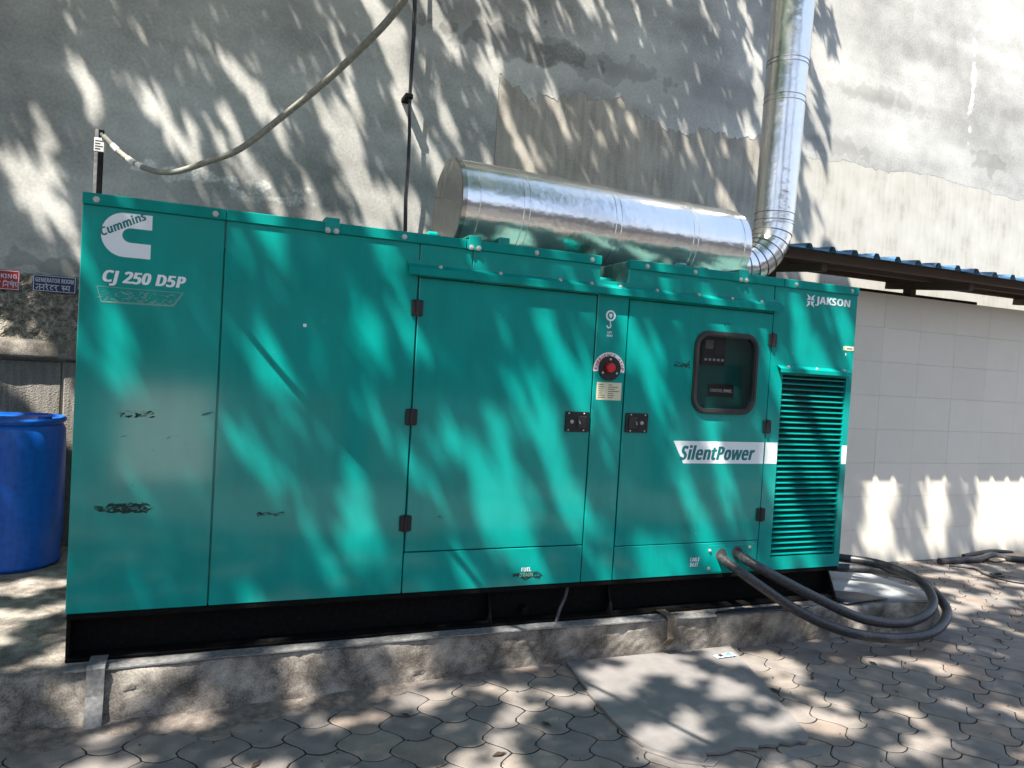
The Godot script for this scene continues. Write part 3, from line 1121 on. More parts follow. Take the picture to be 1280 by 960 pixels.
func build_generator() -> void:
	var g := thing("diesel_generator", "large teal green sound-proof diesel generator cabinet on a black skid", "generator")
	# inner casing behind the panels
	var s := begin()
	box(s, Vector3(0.012, 0.002, -1.6), Vector3(2.836, 1.715, -0.03), 0.004)
	box(s, Vector3(2.838, 0.002, -1.6), Vector3(4.596, 1.715, -0.29), 0.004)
	box(s, Vector3(2.838, 0.002, -0.288), Vector3(3.9, 0.205, -0.03), 0.0)
	box(s, Vector3(2.838, 1.66, -0.288), Vector3(4.596, 1.715, -0.03), 0.0)
	box(s, Vector3(4.585, 0.002, -0.288), Vector3(4.597, 1.658, -0.024), 0.0)
	put("casing", done(s), M.teal, g)
	s = begin()
	box(s, Vector3(3.893, 0.01, -0.287), Vector3(3.903, 1.658, -0.026), 0.0)
	box(s, Vector3(3.905, 0.01, -0.287), Vector3(4.583, 1.655, -0.25), 0.0)
	put("radiator_bulkhead", done(s), M.inside, g)
	# roof: two raised lengths with a gap for the lifting bar
	put("roof", box_mesh(Vector3(0.004, 1.717, -1.6), Vector3(2.622, 1.899, -0.012), 0.005), M.roof_paint, g)
	put("roof", box_mesh(Vector3(2.815, 1.717, -1.6), Vector3(4.603, 1.899, -0.012), 0.005), M.roof_paint, g)
	put("roof_valley", box_mesh(Vector3(2.624, 1.717, -1.58), Vector3(2.813, 1.86, -0.75), 0.003), M.teal_dusty, g)
	put("lifting_bar", tube_mesh(PackedVector3Array([Vector3(2.6, 1.79, -0.2), Vector3(2.84, 1.79, -0.2)]), [0.022], 14), M.teal, g)
	# front panels
	var p1 := plate(g, "end_panel", 0.0, 0.594, 0.0, 1.853)
	var p2 := plate(g, "side_panel", 0.6, 1.547, 0.0, 1.853)
	plate(g, "upper_panel", 1.553, 1.842, 1.682, 1.853)
	plate(g, "upper_panel", 1.846, 2.625, 1.682, 1.853, 0.001)
	plate(g, "upper_panel", 2.813, 3.897, 1.675, 1.872)
	var d1 := plate(g, "door", 1.556, 2.613, 0.222, 1.676)
	var l1 := plate(g, "lower_panel", 1.553, 2.615, 0.0, 0.216)
	var post := plate(g, "centre_post", 2.621, 2.826, 0.0, 1.715)
	var l2 := plate(g, "lower_panel", 2.833, 3.897, 0.0, 0.199)
	# control door with a rounded window opening
	var hole := round_rect(Vector2(3.33, 1.04), Vector2(3.765, 1.502), 0.075, 8)
	s = begin()
	ring_plate(s, rect_loop(Vector2(2.834, 0.205), Vector2(3.896, 1.668), hole), hole, -0.022, 0.0)
	var d2 := put("control_door", done(s), M.teal, g)
	s = begin()
	var outer := round_rect(Vector2(3.305, 1.015), Vector2(3.79, 1.527), 0.1, 8)
	var inner := round_rect(Vector2(3.336, 1.046), Vector2(3.759, 1.496), 0.07, 8)
	ring_plate(s, outer, inner, -0.006, 0.016)
	ring_plate(s, round_rect(Vector2(3.312, 1.022), Vector2(3.783, 1.52), 0.094, 8), round_rect(Vector2(3.327, 1.037), Vector2(3.768, 1.505), 0.079, 8), 0.0155, 0.021)
	put("window_gasket", done(s), M.gasket, d2)
	put("window_pane", prism_mesh(inner, -0.004, -0.0005), M.glass, d2)
	# instruments behind the pane
	var panel := put("instrument_panel", box_mesh(Vector3(3.05, 0.85, -0.115), Vector3(3.88, 1.62, -0.1), 0.002), tinted(M.teal, Color(0.85, 0.85, 0.85)), g)
	put("instrument_box", box_mesh(Vector3(3.42, 1.32, -0.099), Vector3(3.6, 1.5, -0.07), 0.006), M.black, panel)
	put("display", box_mesh(Vector3(3.44, 1.42, -0.069), Vector3(3.5, 1.475, -0.067), 0.0), flat(Color(0.5, 0.52, 0.5), 0.3), panel)
	put("keypad", box_mesh(Vector3(3.515, 1.385, -0.069), Vector3(3.585, 1.48, -0.066), 0.002), M.gasket, panel)
	for k in 5:
		put("button", box_mesh(Vector3(3.436 + 0.032 * k, 1.345, -0.069), Vector3(3.456 + 0.032 * k, 1.36, -0.064), 0.002), M.white_print, panel)
	put("name_plate", box_mesh(Vector3(3.5, 1.12, -0.099), Vector3(3.7, 1.2, -0.095), 0.001), M.black, panel)
	put("lettering", lettering("CONTROL PANEL", 3.515, 1.148, 0.17, 0.02), M.white_print, panel, sh(-0.094))
	put("sill", box_mesh(Vector3(3.05, 1.03, -0.098), Vector3(3.88, 1.045, -0.03), 0.002), M.teal, panel)
	# louvred radiator panel
	s = begin()
	var lo := PackedVector2Array([Vector2(4.605, 1.853), Vector2(3.903, 1.853), Vector2(3.903, 0.0), Vector2(4.605, 0.0)])
	var li := PackedVector2Array([Vector2(4.556, 1.285), Vector2(4.008, 1.285), Vector2(4.008, 0.085), Vector2(4.556, 0.085)])
	ring_plate(s, lo, li, -0.022, 0.0)
	var p3 := put("louvre_panel", done(s), M.teal, g)
	var pitch := 1.2 / 33.0
	s = begin()
	bent_sheet(s, [Vector2(0.01, -0.05), Vector2(-0.002, 0.0), Vector2(-0.0085, 0.001)], 4.002, 4.562, 0.0016)
	var slat := done(s)
	for k in 33:
		var xf := Transform3D(Basis(Vector3.RIGHT, rng.randf_range(-0.04, 0.04)), Vector3(0, 0.085 + pitch * (k + 0.55), -0.008))
		put("louvre_slat", slat, M.teal_dusty, p3, xf)
	s = begin()
	bent_sheet(s, [Vector2(1.362, 0.003), Vector2(1.345, 0.004), Vector2(1.325, 0.04), Vector2(1.3, 0.041)], 3.955, 4.557)
	var lh := put("louvre_hood", done(s), M.teal_dusty, p3)
	for x in [4.03, 4.27, 4.5]:
		bolt(lh, Vector3(x, 1.336, 0.022), 0.009, 0.01)
	# long rain hood over the doors
	s = begin()
	bent_sheet(s, [Vector2(1.766, 0.0035), Vector2(1.745, 0.0045), Vector2(1.722, 0.042), Vector2(1.685, 0.043)], 1.487, 3.945)
	var dh := put("door_hood", done(s), M.teal_dusty, g)
	for x in [1.66, 2.0, 2.36, 2.56, 2.75, 3.0, 3.3, 3.55, 3.78]:
		bolt(dh, Vector3(x, 1.737, 0.02), 0.009, 0.01)
	# roof trim strips with bolts and lifting brackets
	for t in [[0.0, 0.597], [0.6, 1.8], [1.804, 2.624], [2.812, 3.96], [3.963, 4.607]]:
		var y: float = 1.852 if t[0] < 2.7 else 1.85
		var tr := put("roof_trim", box_mesh(Vector3(t[0], y, -0.03), Vector3(t[1], 1.904, 0.012), 0.003), M.teal_dusty, g)
		for x in [0.055, 0.55, 1.46, 2.21, 2.56, 2.93, 3.27, 4.06, 4.54]:
			if x > t[0] and x < t[1]:
				bolt(tr, Vector3(x, 1.876, 0.012))
	for x in [1.055, 1.81, 3.595]:
		s = begin()
		box(s, Vector3(x, 1.848, 0.0125), Vector3(x + 0.072, 1.926, 0.02), 0.002)
		box(s, Vector3(x, 1.918, -0.12), Vector3(x + 0.072, 1.926, 0.0125), 0.002)
		var br := put("lifting_bracket", done(s), M.teal, g)
		bolt(br, Vector3(x + 0.014, 1.862, 0.02))
		bolt(br, Vector3(x + 0.056, 1.862, 0.02))
	for x in [1.62, 3.25]:
		put("roof_cleat", box_mesh(Vector3(x, 1.899, -0.2), Vector3(x + 0.07, 1.95, -0.14), 0.012), M.teal, g)
	# door furniture
	for h in [1.515, 0.941, 0.376]:
		hinge(d1, 1.549, h)
	for h in [1.503, 0.944, 0.371]:
		hinge(d2, 3.9, h)
	latch(d1, 2.453, 2.606, 0.882, 0.998, false)
	latch(d2, 2.849, 3.002, 0.885, 1.001, true)
	# cable inlet cover
	var cov := plate(l2, "inlet_cover", 3.5, 3.89, 0.012, 0.182, 0.003, M.teal, 0.003, 0.001)
	for q in [[3.52, 0.15], [3.52, 0.035], [3.83, 0.16], [3.83, 0.035]]:
		bolt(cov, Vector3(q[0], q[1], 0.003), 0.009, 0.01)
	for q in [[3.61, 0.118], [3.735, 0.128]]:
		put("inlet_hole", prism_mesh(disc(Vector2(q[0], q[1]), 0.042), 0.003, 0.005), M.inside, cov)
	# emergency stop
	var ec := Vector2(2.719, 1.258)
	var es := put("emergency_stop", prism_mesh(disc(ec, 0.072), 0.0, 0.012), M.black, post)
	s = begin()
	lathe(s, [Vector2(0.0, 0.028), Vector2(0.022, 0.028), Vector2(0.028, 0.024), Vector2(0.03, 0.0)], Transform3D(Basis(Vector3(1, 0, 0), Vector3(0, 0, 1), Vector3(0, -1, 0)), Vector3(ec.x - 0.004, ec.y + 0.004, 0.012)), 28, false)
	put("push_button", done(s), M.red_button, es)
	for k in 3:
		var a := PI / 2 + TAU / 3 * k
		put("screw", prism_mesh(disc(ec + Vector2(cos(a), sin(a)) * 0.054, 0.007, 10), 0.012, 0.015), M.bolt, es)
	var band := put("warning_band", prism_mesh(arc_band(ec - Vector2(0, 0.01), 0.072, 0.104, -0.12, PI + 0.12), 0.0, 0.0012), M.white_print, post)
	var word := "EMERGENCY STOP"
	for k in word.length():
		if word[k] == " ":
			continue
		var a := PI + 0.02 - (PI + 0.04) * (k + 0.5) / word.length()
		var c := ec - Vector2(0, 0.01) + Vector2(cos(a), sin(a)) * 0.079
		var rot := a - PI / 2
		var b := c - Vector2(cos(rot), sin(rot)) * 0.0078
		put("letter", lettering(word[k], b.x, b.y, 0.0156 if word[k] != "I" else 0.005, 0.019, 0.0, rot), M.red_print, band, sh(0.0014))
	var paper := put("paper_label", box_mesh(Vector3(2.645, 1.072, 0.0), Vector3(2.81, 1.176, 0.0012), 0.0), M.paper, post)
	for r in 7:
		var y := 1.16 - r * 0.0125
		for c in 2:
			var x := 2.656 + c * 0.065
			put("print_line", box_mesh(Vector3(x, y, 0.0013), Vector3(x + rng.randf_range(0.025, 0.05 + 0.03 * c), y + 0.0035, 0.0018), 0.0), M.ink, paper)
	# lifting point mark
	s = begin()
	prism(s, arc_band(Vector2(2.709, 1.566), 0.022, 0.032, 0, TAU * 0.999), 0.0, 0.0012)
	prism(s, disc(Vector2(2.709, 1.568), 0.011, 12), 0.0, 0.0012)
	prism(s, PackedVector2Array([Vector2(2.704, 1.553), Vector2(2.714, 1.553), Vector2(2.714, 1.565), Vector2(2.704, 1.565)]), 0.0014, 0.0016)
	prism(s, PackedVector2Array([Vector2(2.706, 1.512), Vector2(2.712, 1.512), Vector2(2.712, 1.536), Vector2(2.706, 1.536)]), 0.0, 0.0012)
	prism(s, arc_band(Vector2(2.7, 1.508), 0.009, 0.017, -PI, PI * 0.3, 12), 0.0, 0.0012)
	put("lifting_mark", done(s), M.white_print, post)
	put("lettering", lettering("LIFT", 2.694, 1.462, 0.03, 0.012), M.white_print, post, sh(0.0012))
	put("lettering", lettering("HERE", 2.69, 1.443, 0.038, 0.012), M.white_print, post, sh(0.0012))
	# maker's emblem: a broad C with the name across it
	var em := PackedVector2Array()
	em.append(Vector2(0.283, 1.833))
	for k in 17:
		var a := PI / 2 + PI * k / 16.0
		em.append(Vector2(0.172 + cos(a) * 0.095, 1.733 + sin(a) * (0.1 if k <= 8 else 0.1)))
	em.append(Vector2(0.281, 1.633))
	em.append(Vector2(0.281, 1.7))
	for k in 13:
		var a := -PI / 2 - PI * k / 12.0
		em.append(Vector2(0.198 + cos(a) * 0.036, 1.733 + sin(a) * 0.033))
	em.append(Vector2(0.283, 1.766))
	var emblem := put("emblem", prism_mesh(em, 0.0, 0.0014), M.white_print, p1)
	put("lettering", lettering("Cummins", 0.083, 1.716, 0.2, 0.041, 0.15, 0.5, true, 0.0008, true), M.teal_print, emblem, sh(0.0018))
	put("lettering", lettering("CJ 250 D5P", 0.086, 1.499, 0.338, 0.07, 0.18, 0.0, true, 0.0008, true), M.white_print, p1, sh(0.0012))
	flecks(p1, "sticker_residue", M.residue_pale, 0.085, 0.395, 1.432, 1.484, 150, 0.006)
	s = begin()
	for q in [[Vector2(0.07, 1.492), Vector2(0.425, 1.492), 0.0016], [Vector2(0.425, 1.492), Vector2(0.385, 1.428), 0.0035], [Vector2(0.09, 1.424), Vector2(0.385, 1.428), 0.0035], [Vector2(0.07, 1.492), Vector2(0.09, 1.424), 0.0016]]:
		var d: Vector2 = (q[1] - q[0]).normalized().orthogonal() * q[2]
		prism(s, PackedVector2Array([q[0] + d, q[0] - d, q[1] - d, q[1] + d]), 0.0, 0.0012)
	put("sticker_outline", done(s), M.residue_pale, p1)
	flecks(p1, "old_glue", M.residue, 0.15, 0.32, 0.462, 0.5, 230, 0.0085)
	flecks(p1, "old_glue", M.residue, 0.1, 0.135, 0.468, 0.492, 26, 0.007)
	flecks(p1, "old_glue", M.residue, 0.17, 0.33, 0.905, 0.93, 60, 0.007)
	flecks(p1, "scuff", M.residue, 0.1, 0.56, 0.55, 1.0, 22, 0.0035)
	flecks(p1, "scuff", M.teal_print, 0.545, 0.56, 0.925, 0.94, 2, 0.012)
	flecks(p2, "old_glue", M.residue, 0.8, 0.93, 0.43, 0.45, 40, 0.006)
	flecks(p2, "scuff", M.residue_pale, 0.65, 1.5, 0.1, 1.75, 26, 0.003)
	put("tape_scrap", box_mesh(Vector3(0.976, 1.374, 0.0), Vector3(0.992, 1.39, 0.001), 0.0, Transform3D()), M.white_print, p2)
	flecks(d1, "scuff", M.residue_pale, 1.6, 2.56, 0.25, 1.6, 26, 0.003)
	flecks(d1, "old_glue", M.residue, 1.66, 1.8, 0.4, 0.415, 10, 0.004)
	flecks(d2, "scuff", M.residue_pale, 2.9, 3.85, 0.25, 1.0, 20, 0.003)
	flecks(d2, "old_glue", M.residue, 3.17, 3.29, 1.29, 1.32, 60, 0.008)
	flecks(d2, "old_glue", M.residue, 3.52, 3.56, 1.56, 1.62, 8, 0.006)
	flecks(p3, "scuff", M.residue_pale, 3.93, 4.56, 1.4, 1.72, 16, 0.0035)
	flecks(p3, "scuff", M.residue, 4.36, 4.42, 1.68, 1.72, 6, 0.004)
	# striped product name band
	var stripe := put("name_stripe", prism_mesh(PackedVector2Array([Vector2(3.199, 0.84), Vector2(3.893, 0.84), Vector2(3.893, 0.701), Vector2(3.28, 0.701)]), 0.0, 0.0014), M.white_print, d2)
	put("lettering", lettering("SilentPower", 3.252, 0.723, 0.555, 0.092, 0.2, 0.0, true, 0.0008, true), M.teal_print, stripe, sh(0.0018))
	put("name_stripe", box_mesh(Vector3(3.906, 0.701, 0.0), Vector3(4.004, 0.84, 0.0014), 0.0), M.white_print, p3)
	put("name_stripe", box_mesh(Vector3(4.559, 0.701, 0.0), Vector3(4.603, 0.828, 0.0014), 0.0), M.white_print, p3)
	# second maker's mark at the upper right
	put("lettering", lettering("JAKSON", 4.24, 1.753, 0.3, 0.062, 0.0, 0.0, true, 0.0008, true), M.white_print, p3, sh(0.0012))
	s = begin()
	for sx in [-1.0, 1.0]:
		for sy in [-1.0, 1.0]:
			var c := Vector2(4.198, 1.782)
			var poly := PackedVector2Array([c + Vector2(sx * 0.003, sy * 0.004), c + Vector2(sx * 0.034, sy * 0.002 + sy * 0.002), c + Vector2(sx * 0.02, sy * 0.016), c + Vector2(sx * 0.034, sy * 0.042), c + Vector2(sx * 0.006, sy * 0.026)])
			prism(s, poly, 0.0, 0.0012)
	put("emblem", done(s), M.white_print, p3)
	var mp := put("metal_tag", box_mesh(Vector3(4.508, 1.474, 0.0), Vector3(4.602, 1.503, 0.002), 0.0005), M.paper, p3)
	put("print_line", box_mesh(Vector3(4.54, 1.484, 0.002), Vector3(4.585, 1.49, 0.0026), 0.0), M.ink, mp)
	put("tape_scrap", box_mesh(Vector3(4.53, 1.44, 0.0), Vector3(4.538, 1.456, 0.001), 0.0), M.white_print, p3)
	# small prints low down
	put("lettering", lettering("FUEL", 2.236, 0.082, 0.058, 0.022), M.white_print, l1, sh(0.0012))
	put("lettering", lettering("DRAIN", 2.226, 0.052, 0.082, 0.022), M.residue_pale, l1, sh(0.0022))
	flecks(l1, "sticker_residue", M.residue, 2.19, 2.36, 0.04, 0.075, 90, 0.009)
	put("lettering", lettering("CABLE", 3.378, 0.086, 0.068, 0.024), M.white_print, l2, sh(0.0012))
	put("lettering", lettering("INLET", 3.378, 0.054, 0.062, 0.024), M.white_print, l2, sh(0.0012))
	# skid
	s = begin()
	box(s, Vector3(0.004, -0.03, -1.59), Vector3(4.6, -0.001, -0.004), 0.004)
	box(s, Vector3(0.004, -0.229, -0.35), Vector3(4.6, -0.213, -0.012), 0.003)
	box(s, Vector3(0.02, -0.213, -0.13), Vector3(4.585, -0.03, -0.11), 0.0)
	box(s, Vector3(0.004, -0.213, -1.5), Vector3(0.02, -0.03, -0.02), 0.0)
	box(s, Vector3(4.584, -0.213, -1.5), Vector3(4.6, -0.03, -0.11), 0.0)
	var skid := put("skid", done(s), M.skid, g)
	for q in [2.074, 2.85]:
		put("gusset", prism_mesh(PackedVector2Array([Vector2(0.0, -0.213), Vector2(0.0, -0.031), Vector2(0.012, -0.031), Vector2(0.085, -0.213)]), q, q + 0.014, Transform3D(Basis(Vector3(0, 0, 1), Vector3(0, 1, 0), Vector3(1, 0, 0)), Vector3(0, 0, -0.109))), M.skid, skid)
	put("drain_pipe", tube_mesh(smooth_path([Vector3(2.56, -0.02, -0.05), Vector3(2.545, -0.09, -0.04), Vector3(2.5, -0.17, -0.02), Vector3(2.47, -0.225, 0.005)]), [0.011], 8), M.rubber, skid)
	put("plug", tube_mesh(PackedVector3Array([Vector3(2.3, -0.165, -0.11), Vector3(2.3, -0.165, -0.055)]), [0.022], 12), M.skid, skid)
	put("corner_foot", prism_mesh(PackedVector2Array([Vector2(0.0, -0.229), Vector2(0.0, -0.031), Vector2(0.02, -0.031), Vector2(0.12, -0.229)]), 4.586, 4.6, Transform3D(Basis(Vector3(0, 0, 1), Vector3(0, 1, 0), Vector3(1, 0, 0)), Vector3(0, 0, -0.108))), M.skid, skid)


# ---------------------------------------------------------------- exhaust silencer and stack
func build_silencer() -> void:
	var t := thing("exhaust_silencer", "shiny aluminium clad silencer drum and tall exhaust stack on the generator roof", "exhaust")
	var a := Vector3(1.852, 2.189, -0.555)
	var axis := Vector3(cos(0.032), -0.0143, -sin(0.032)).normalized()
	var up := (Vector3.UP - axis * axis.y).normalized()
	var xf := Transform3D(Basis(up, axis, up.cross(axis)), a)
	var ln := 2.112
	var r := 0.282
	var s := begin()
	lathe(s, [Vector2(0.0, r), Vector2(0.12, r), Vector2(0.3, r), Vector2(0.6, r), Vector2(1.2, r), Vector2(1.8, r), Vector2(ln, r)], xf, 72)
	lathe(s, [Vector2(ln, r), Vector2(ln + 0.004, r - 0.006), Vector2(ln + 0.004, 0.0)], xf, 72, false)
	put("drum", done(s), M.cladding, t)
	s = begin()
	lathe(s, [Vector2(-0.012, 0.0), Vector2(-0.012, r - 0.006), Vector2(-0.008, r + 0.003), Vector2(0.02, r + 0.003), Vector2(0.022, r)], xf, 72, false)
	var cap := put("end_cap", done(s), tinted(M.cladding, Color(0.8, 0.8, 0.79)), t)
	# overlap seam across the end cap
	put("seam", box_mesh(Vector3(0.0, -0.0155, -r * 0.95), Vector3(0.003, -0.0115, r * 0.95), 0.0, xf * Transform3D(Basis(Vector3.UP, 0.25), Vector3(0.03, 0, 0))), M.clad_seam, cap)
	for v in [0.1, 0.38, 0.42, 1.02, 1.06, 1.62, 1.66, 2.05]:
		s = begin()
		lathe(s, [Vector2(v, r), Vector2(v + 0.002, r + 0.0028), Vector2(v + 0.007, r + 0.0028), Vector2(v + 0.009, r)], xf, 72, false)
		put("cladding_lap", done(s), M.cladding, t)
	# longitudinal lap with rivets facing the yard
	var la := -0.35
	s = begin()
	for k in 2:
		var seg: Array = [[0.42, 1.03], [1.05, 1.64]][k]
		var a0 := la - k * 0.02
		var n := up.cross(axis)
		var p0: Vector3 = a + axis * seg[0] + (up * sin(a0) + n * cos(a0)) * (r + 0.001)
		var p1: Vector3 = a + axis * seg[1] + (up * sin(a0) + n * cos(a0)) * (r + 0.001)
		tube(s, PackedVector3Array([p0, p1]), [0.0026], 6)
	put("lap_seam", done(s), M.clad_seam, t)
	for k in 18:
		var v := 0.45 + 0.065 * k
		var n := up.cross(axis)
		var rad := (up * sin(la + 0.04) + n * cos(la + 0.04))
		var b := begin()
		lathe(b, [Vector2(0.003, 0.0), Vector2(0.0025, 0.004), Vector2(0.0, 0.005)], Transform3D(Basis(axis, rad, axis.cross(rad)), a + axis * v + rad * r), 8)
		put("rivet", done(b), M.clad_seam, t)
	# saddles
	for v in [0.3, 1.78]:
		var c: Vector3 = a + axis * v
		put("saddle", box_mesh(Vector3(-0.035, 1.9 - c.y, -0.2), Vector3(0.035, -0.18, 0.215), 0.004, Transform3D(Basis(), c)), M.teal, t)
	# elbow in gores, then the stack
	var e0 := a + axis * ln
	var ry := 2.05
	var bend := 0.36
	var pr := 0.142
	var cx := 4.42 - bend
	s = begin()
	var path := PackedVector3Array([Vector3(e0.x - 0.03, ry, e0.z - 0.04), Vector3(cx, ry, e0.z - 0.04)])
	var gores := 8
	for k in range(1, gores + 1):
		var an := PI / 2 * k / gores
		path.append(Vector3(cx + sin(an) * bend, ry + bend - cos(an) * bend, e0.z - 0.04))
	for i in path.size() - 1:
		tube(s, PackedVector3Array([path[i], path[i + 1]]), [pr, pr], 40, false)
	put("elbow", done(s), M.cladding, t)
	for k in gores + 1:
		var i := k + 1
		var an := PI / 2 * k / gores
		var d := Vector3(cos(an), sin(an), 0)
		s = begin()
		var b := Basis(d.cross(Vector3.BACK), d, Vector3.BACK)
		lathe(s, [Vector2(-0.004, pr), Vector2(-0.002, pr + 0.004), Vector2(0.003, pr + 0.004), Vector2(0.005, pr - 0.001)], Transform3D(b, path[i]), 40, false)
		put("gore_seam", done(s), M.clad_seam if k < gores else M.cladding, t)
	var foot := path[path.size() - 1]
	var lean := Vector3(0.016, 1.0, 0.012).normalized()
	var side := lean.cross(Vector3.BACK).normalized()
	var sx := Transform3D(Basis(side, lean, side.cross(lean)), foot)
	s = begin()
	lathe(s, [Vector2(0.0, pr), Vector2(1.0, pr + 0.006), Vector2(2.1, pr + 0.012), Vector2(4.2, pr + 0.02), Vector2(4.2, 0.0)], sx, 56)
	put("stack", done(s), M.cladding, t)
	for v in [0.02, 0.075, 0.895, 0.935, 1.17, 1.2, 2.1, 2.14]:
		s = begin()
		var rr: float = pr - 0.0015 + v * 0.006
		lathe(s, [Vector2(v - 0.004, rr), Vector2(v - 0.002, rr + 0.004), Vector2(v + 0.002, rr + 0.004), Vector2(v + 0.004, rr)], sx, 56, false)
		put("stack_seam", done(s), M.clad_seam, t)
	s = begin()
	for k in 1:
		var aa := 0.95
		var rad := (sx.basis.x * sin(aa) + sx.basis.z * cos(aa)).normalized()
		tube(s, PackedVector3Array([foot + rad * (pr + 0.001) + lean * 0.08, foot + rad * (pr + 0.006) + lean * 0.89]), [0.003], 6)
		tube(s, PackedVector3Array([foot + rad * (pr + 0.0075) + lean * 1.22, foot + rad * (pr + 0.021) + lean * 4.1]), [0.003], 6)
	put("stack_lap", done(s), M.cladding, t)


# ---------------------------------------------------------------- small things
# a pen stroke of even width along a polyline in the xy plane
func stroke(s: SurfaceTool, pts: Array, w: float, at: Vector2, k: float) -> void:
	for i in pts.size() - 1:
		var a: Vector2 = at + pts[i] * k
		var b: Vector2 = at + pts[i + 1] * k
		var d := (b - a).normalized()
		var n := d.orthogonal() * w * 0.5
		a -= d * w * 0.3
		b += d * w * 0.3
		prism(s, PackedVector2Array([a + n, a - n, b - n, b + n]), 0.0, 0.0012 + 0.0001 * i)


func devanagari(word: Array, x: float, y: float, k: float) -> ArrayMesh:
	var glyph := {
		"ja": [[[0.7, 1], [0.7, 0]], [[0.7, 0.55], [0.35, 0.55], [0.3, 0.3], [0.12, 0.15], [0.05, 0.35]]],
		"na": [[[0.6, 1], [0.6, 0]], [[0.6, 0.5], [0.25, 0.5], [0.12, 0.38], [0.25, 0.32]]],
		"ra": [[[0.3, 1], [0.42, 0.75], [0.3, 0.55], [0.12, 0.6]], [[0.25, 0.52], [0.55, 0]]],
		"re": [[[0.3, 1], [0.42, 0.75], [0.3, 0.55], [0.12, 0.6]], [[0.25, 0.52], [0.55, 0]], [[0.4, 1], [0.12, 1.32]]],
		"ta": [[[0.4, 1], [0.4, 0.8], [0.6, 0.75], [0.3, 0.72], [0.12, 0.45], [0.3, 0.12], [0.6, 0.2]]],
		"ruu": [[[0.3, 1], [0.42, 0.75], [0.3, 0.55], [0.12, 0.6]], [[0.25, 0.52], [0.55, 0]], [[0.4, 0.5], [0.7, 0.62], [0.78, 0.4], [0.6, 0.3]]],
		"ma": [[[0.65, 1], [0.65, 0]], [[0.2, 1], [0.2, 0.45], [0.08, 0.38], [0.2, 0.3], [0.65, 0.4]]],
		"ni": [[[0.0, 0], [0.0, 1], [0.25, 1.3], [0.7, 1]], [[0.75, 1], [0.75, 0]], [[0.75, 0.5], [0.4, 0.5], [0.27, 0.38], [0.4, 0.32]]],
		"she": [[[0.65, 1], [0.65, 0]], [[0.12, 1], [0.14, 0.65], [0.35, 0.42], [0.65, 0.5]], [[0.18, 0.85], [0.62, 0.62]], [[0.6, 1], [0.35, 1.3]]],
		"dha": [[[0.65, 1], [0.65, 0]], [[0.15, 0.95], [0.1, 0.75], [0.35, 0.65], [0.12, 0.5], [0.3, 0.28], [0.65, 0.35]]],
		"pa": [[[0.6, 1], [0.6, 0]], [[0.15, 1], [0.15, 0.6], [0.35, 0.42], [0.6, 0.5]]],
		"aa": [[[0.3, 1], [0.3, 0]]],
		"dhu": [[[0.65, 1], [0.65, 0]], [[0.15, 0.95], [0.1, 0.75], [0.35, 0.65], [0.12, 0.5], [0.3, 0.28], [0.65, 0.35]], [[0.65, 0.02], [0.3, -0.15], [0.5, -0.3]]],
	}
	var s := begin()
	var pen := Vector2(x, y)
	var bar_from := pen
	for g in word:
		if g == " ":
			stroke(s, [Vector2.ZERO, (pen - bar_from) / k], 0.13 * k, bar_from + Vector2(0, k), k)
			pen.x += 0.45 * k
			bar_from = pen
			continue
		for line in glyph[g]:
			var pts := []
			for q in line:
				pts.append(Vector2(q[0], q[1]))
			stroke(s, pts, 0.13 * k, pen, k)
		pen.x += (0.45 if g == "aa" else (0.95 if g == "ni" else 0.8)) * k
	stroke(s, [Vector2.ZERO, (pen - bar_from) / k], 0.13 * k, bar_from + Vector2(0, k), k)
	return done(s)


func sign_board(called: String, label: String, lo: Vector2, hi: Vector2, z: float, mat: Material) -> Node3D:
	var t := thing(called, label, "sign", Vector3(lo.x, lo.y, z))
	var w := hi.x - lo.x
	var h := hi.y - lo.y
	put("plate", box_mesh(Vector3.ZERO, Vector3(w, h, 0.004), 0.001), mat, t)
	var s := begin()
	var o := PackedVector2Array([Vector2(w - 0.004, h - 0.004), Vector2(0.004, h - 0.004), Vector2(0.004, 0.004), Vector2(w - 0.004, 0.004)])
	var i := PackedVector2Array([Vector2(w - 0.008, h - 0.008), Vector2(0.008, h - 0.008), Vector2(0.008, 0.008), Vector2(w - 0.008, 0.008)])
	ring_plate(s, o, i, 0.004, 0.0052)
	put("border", done(s), M.sign_white, t)
	return t


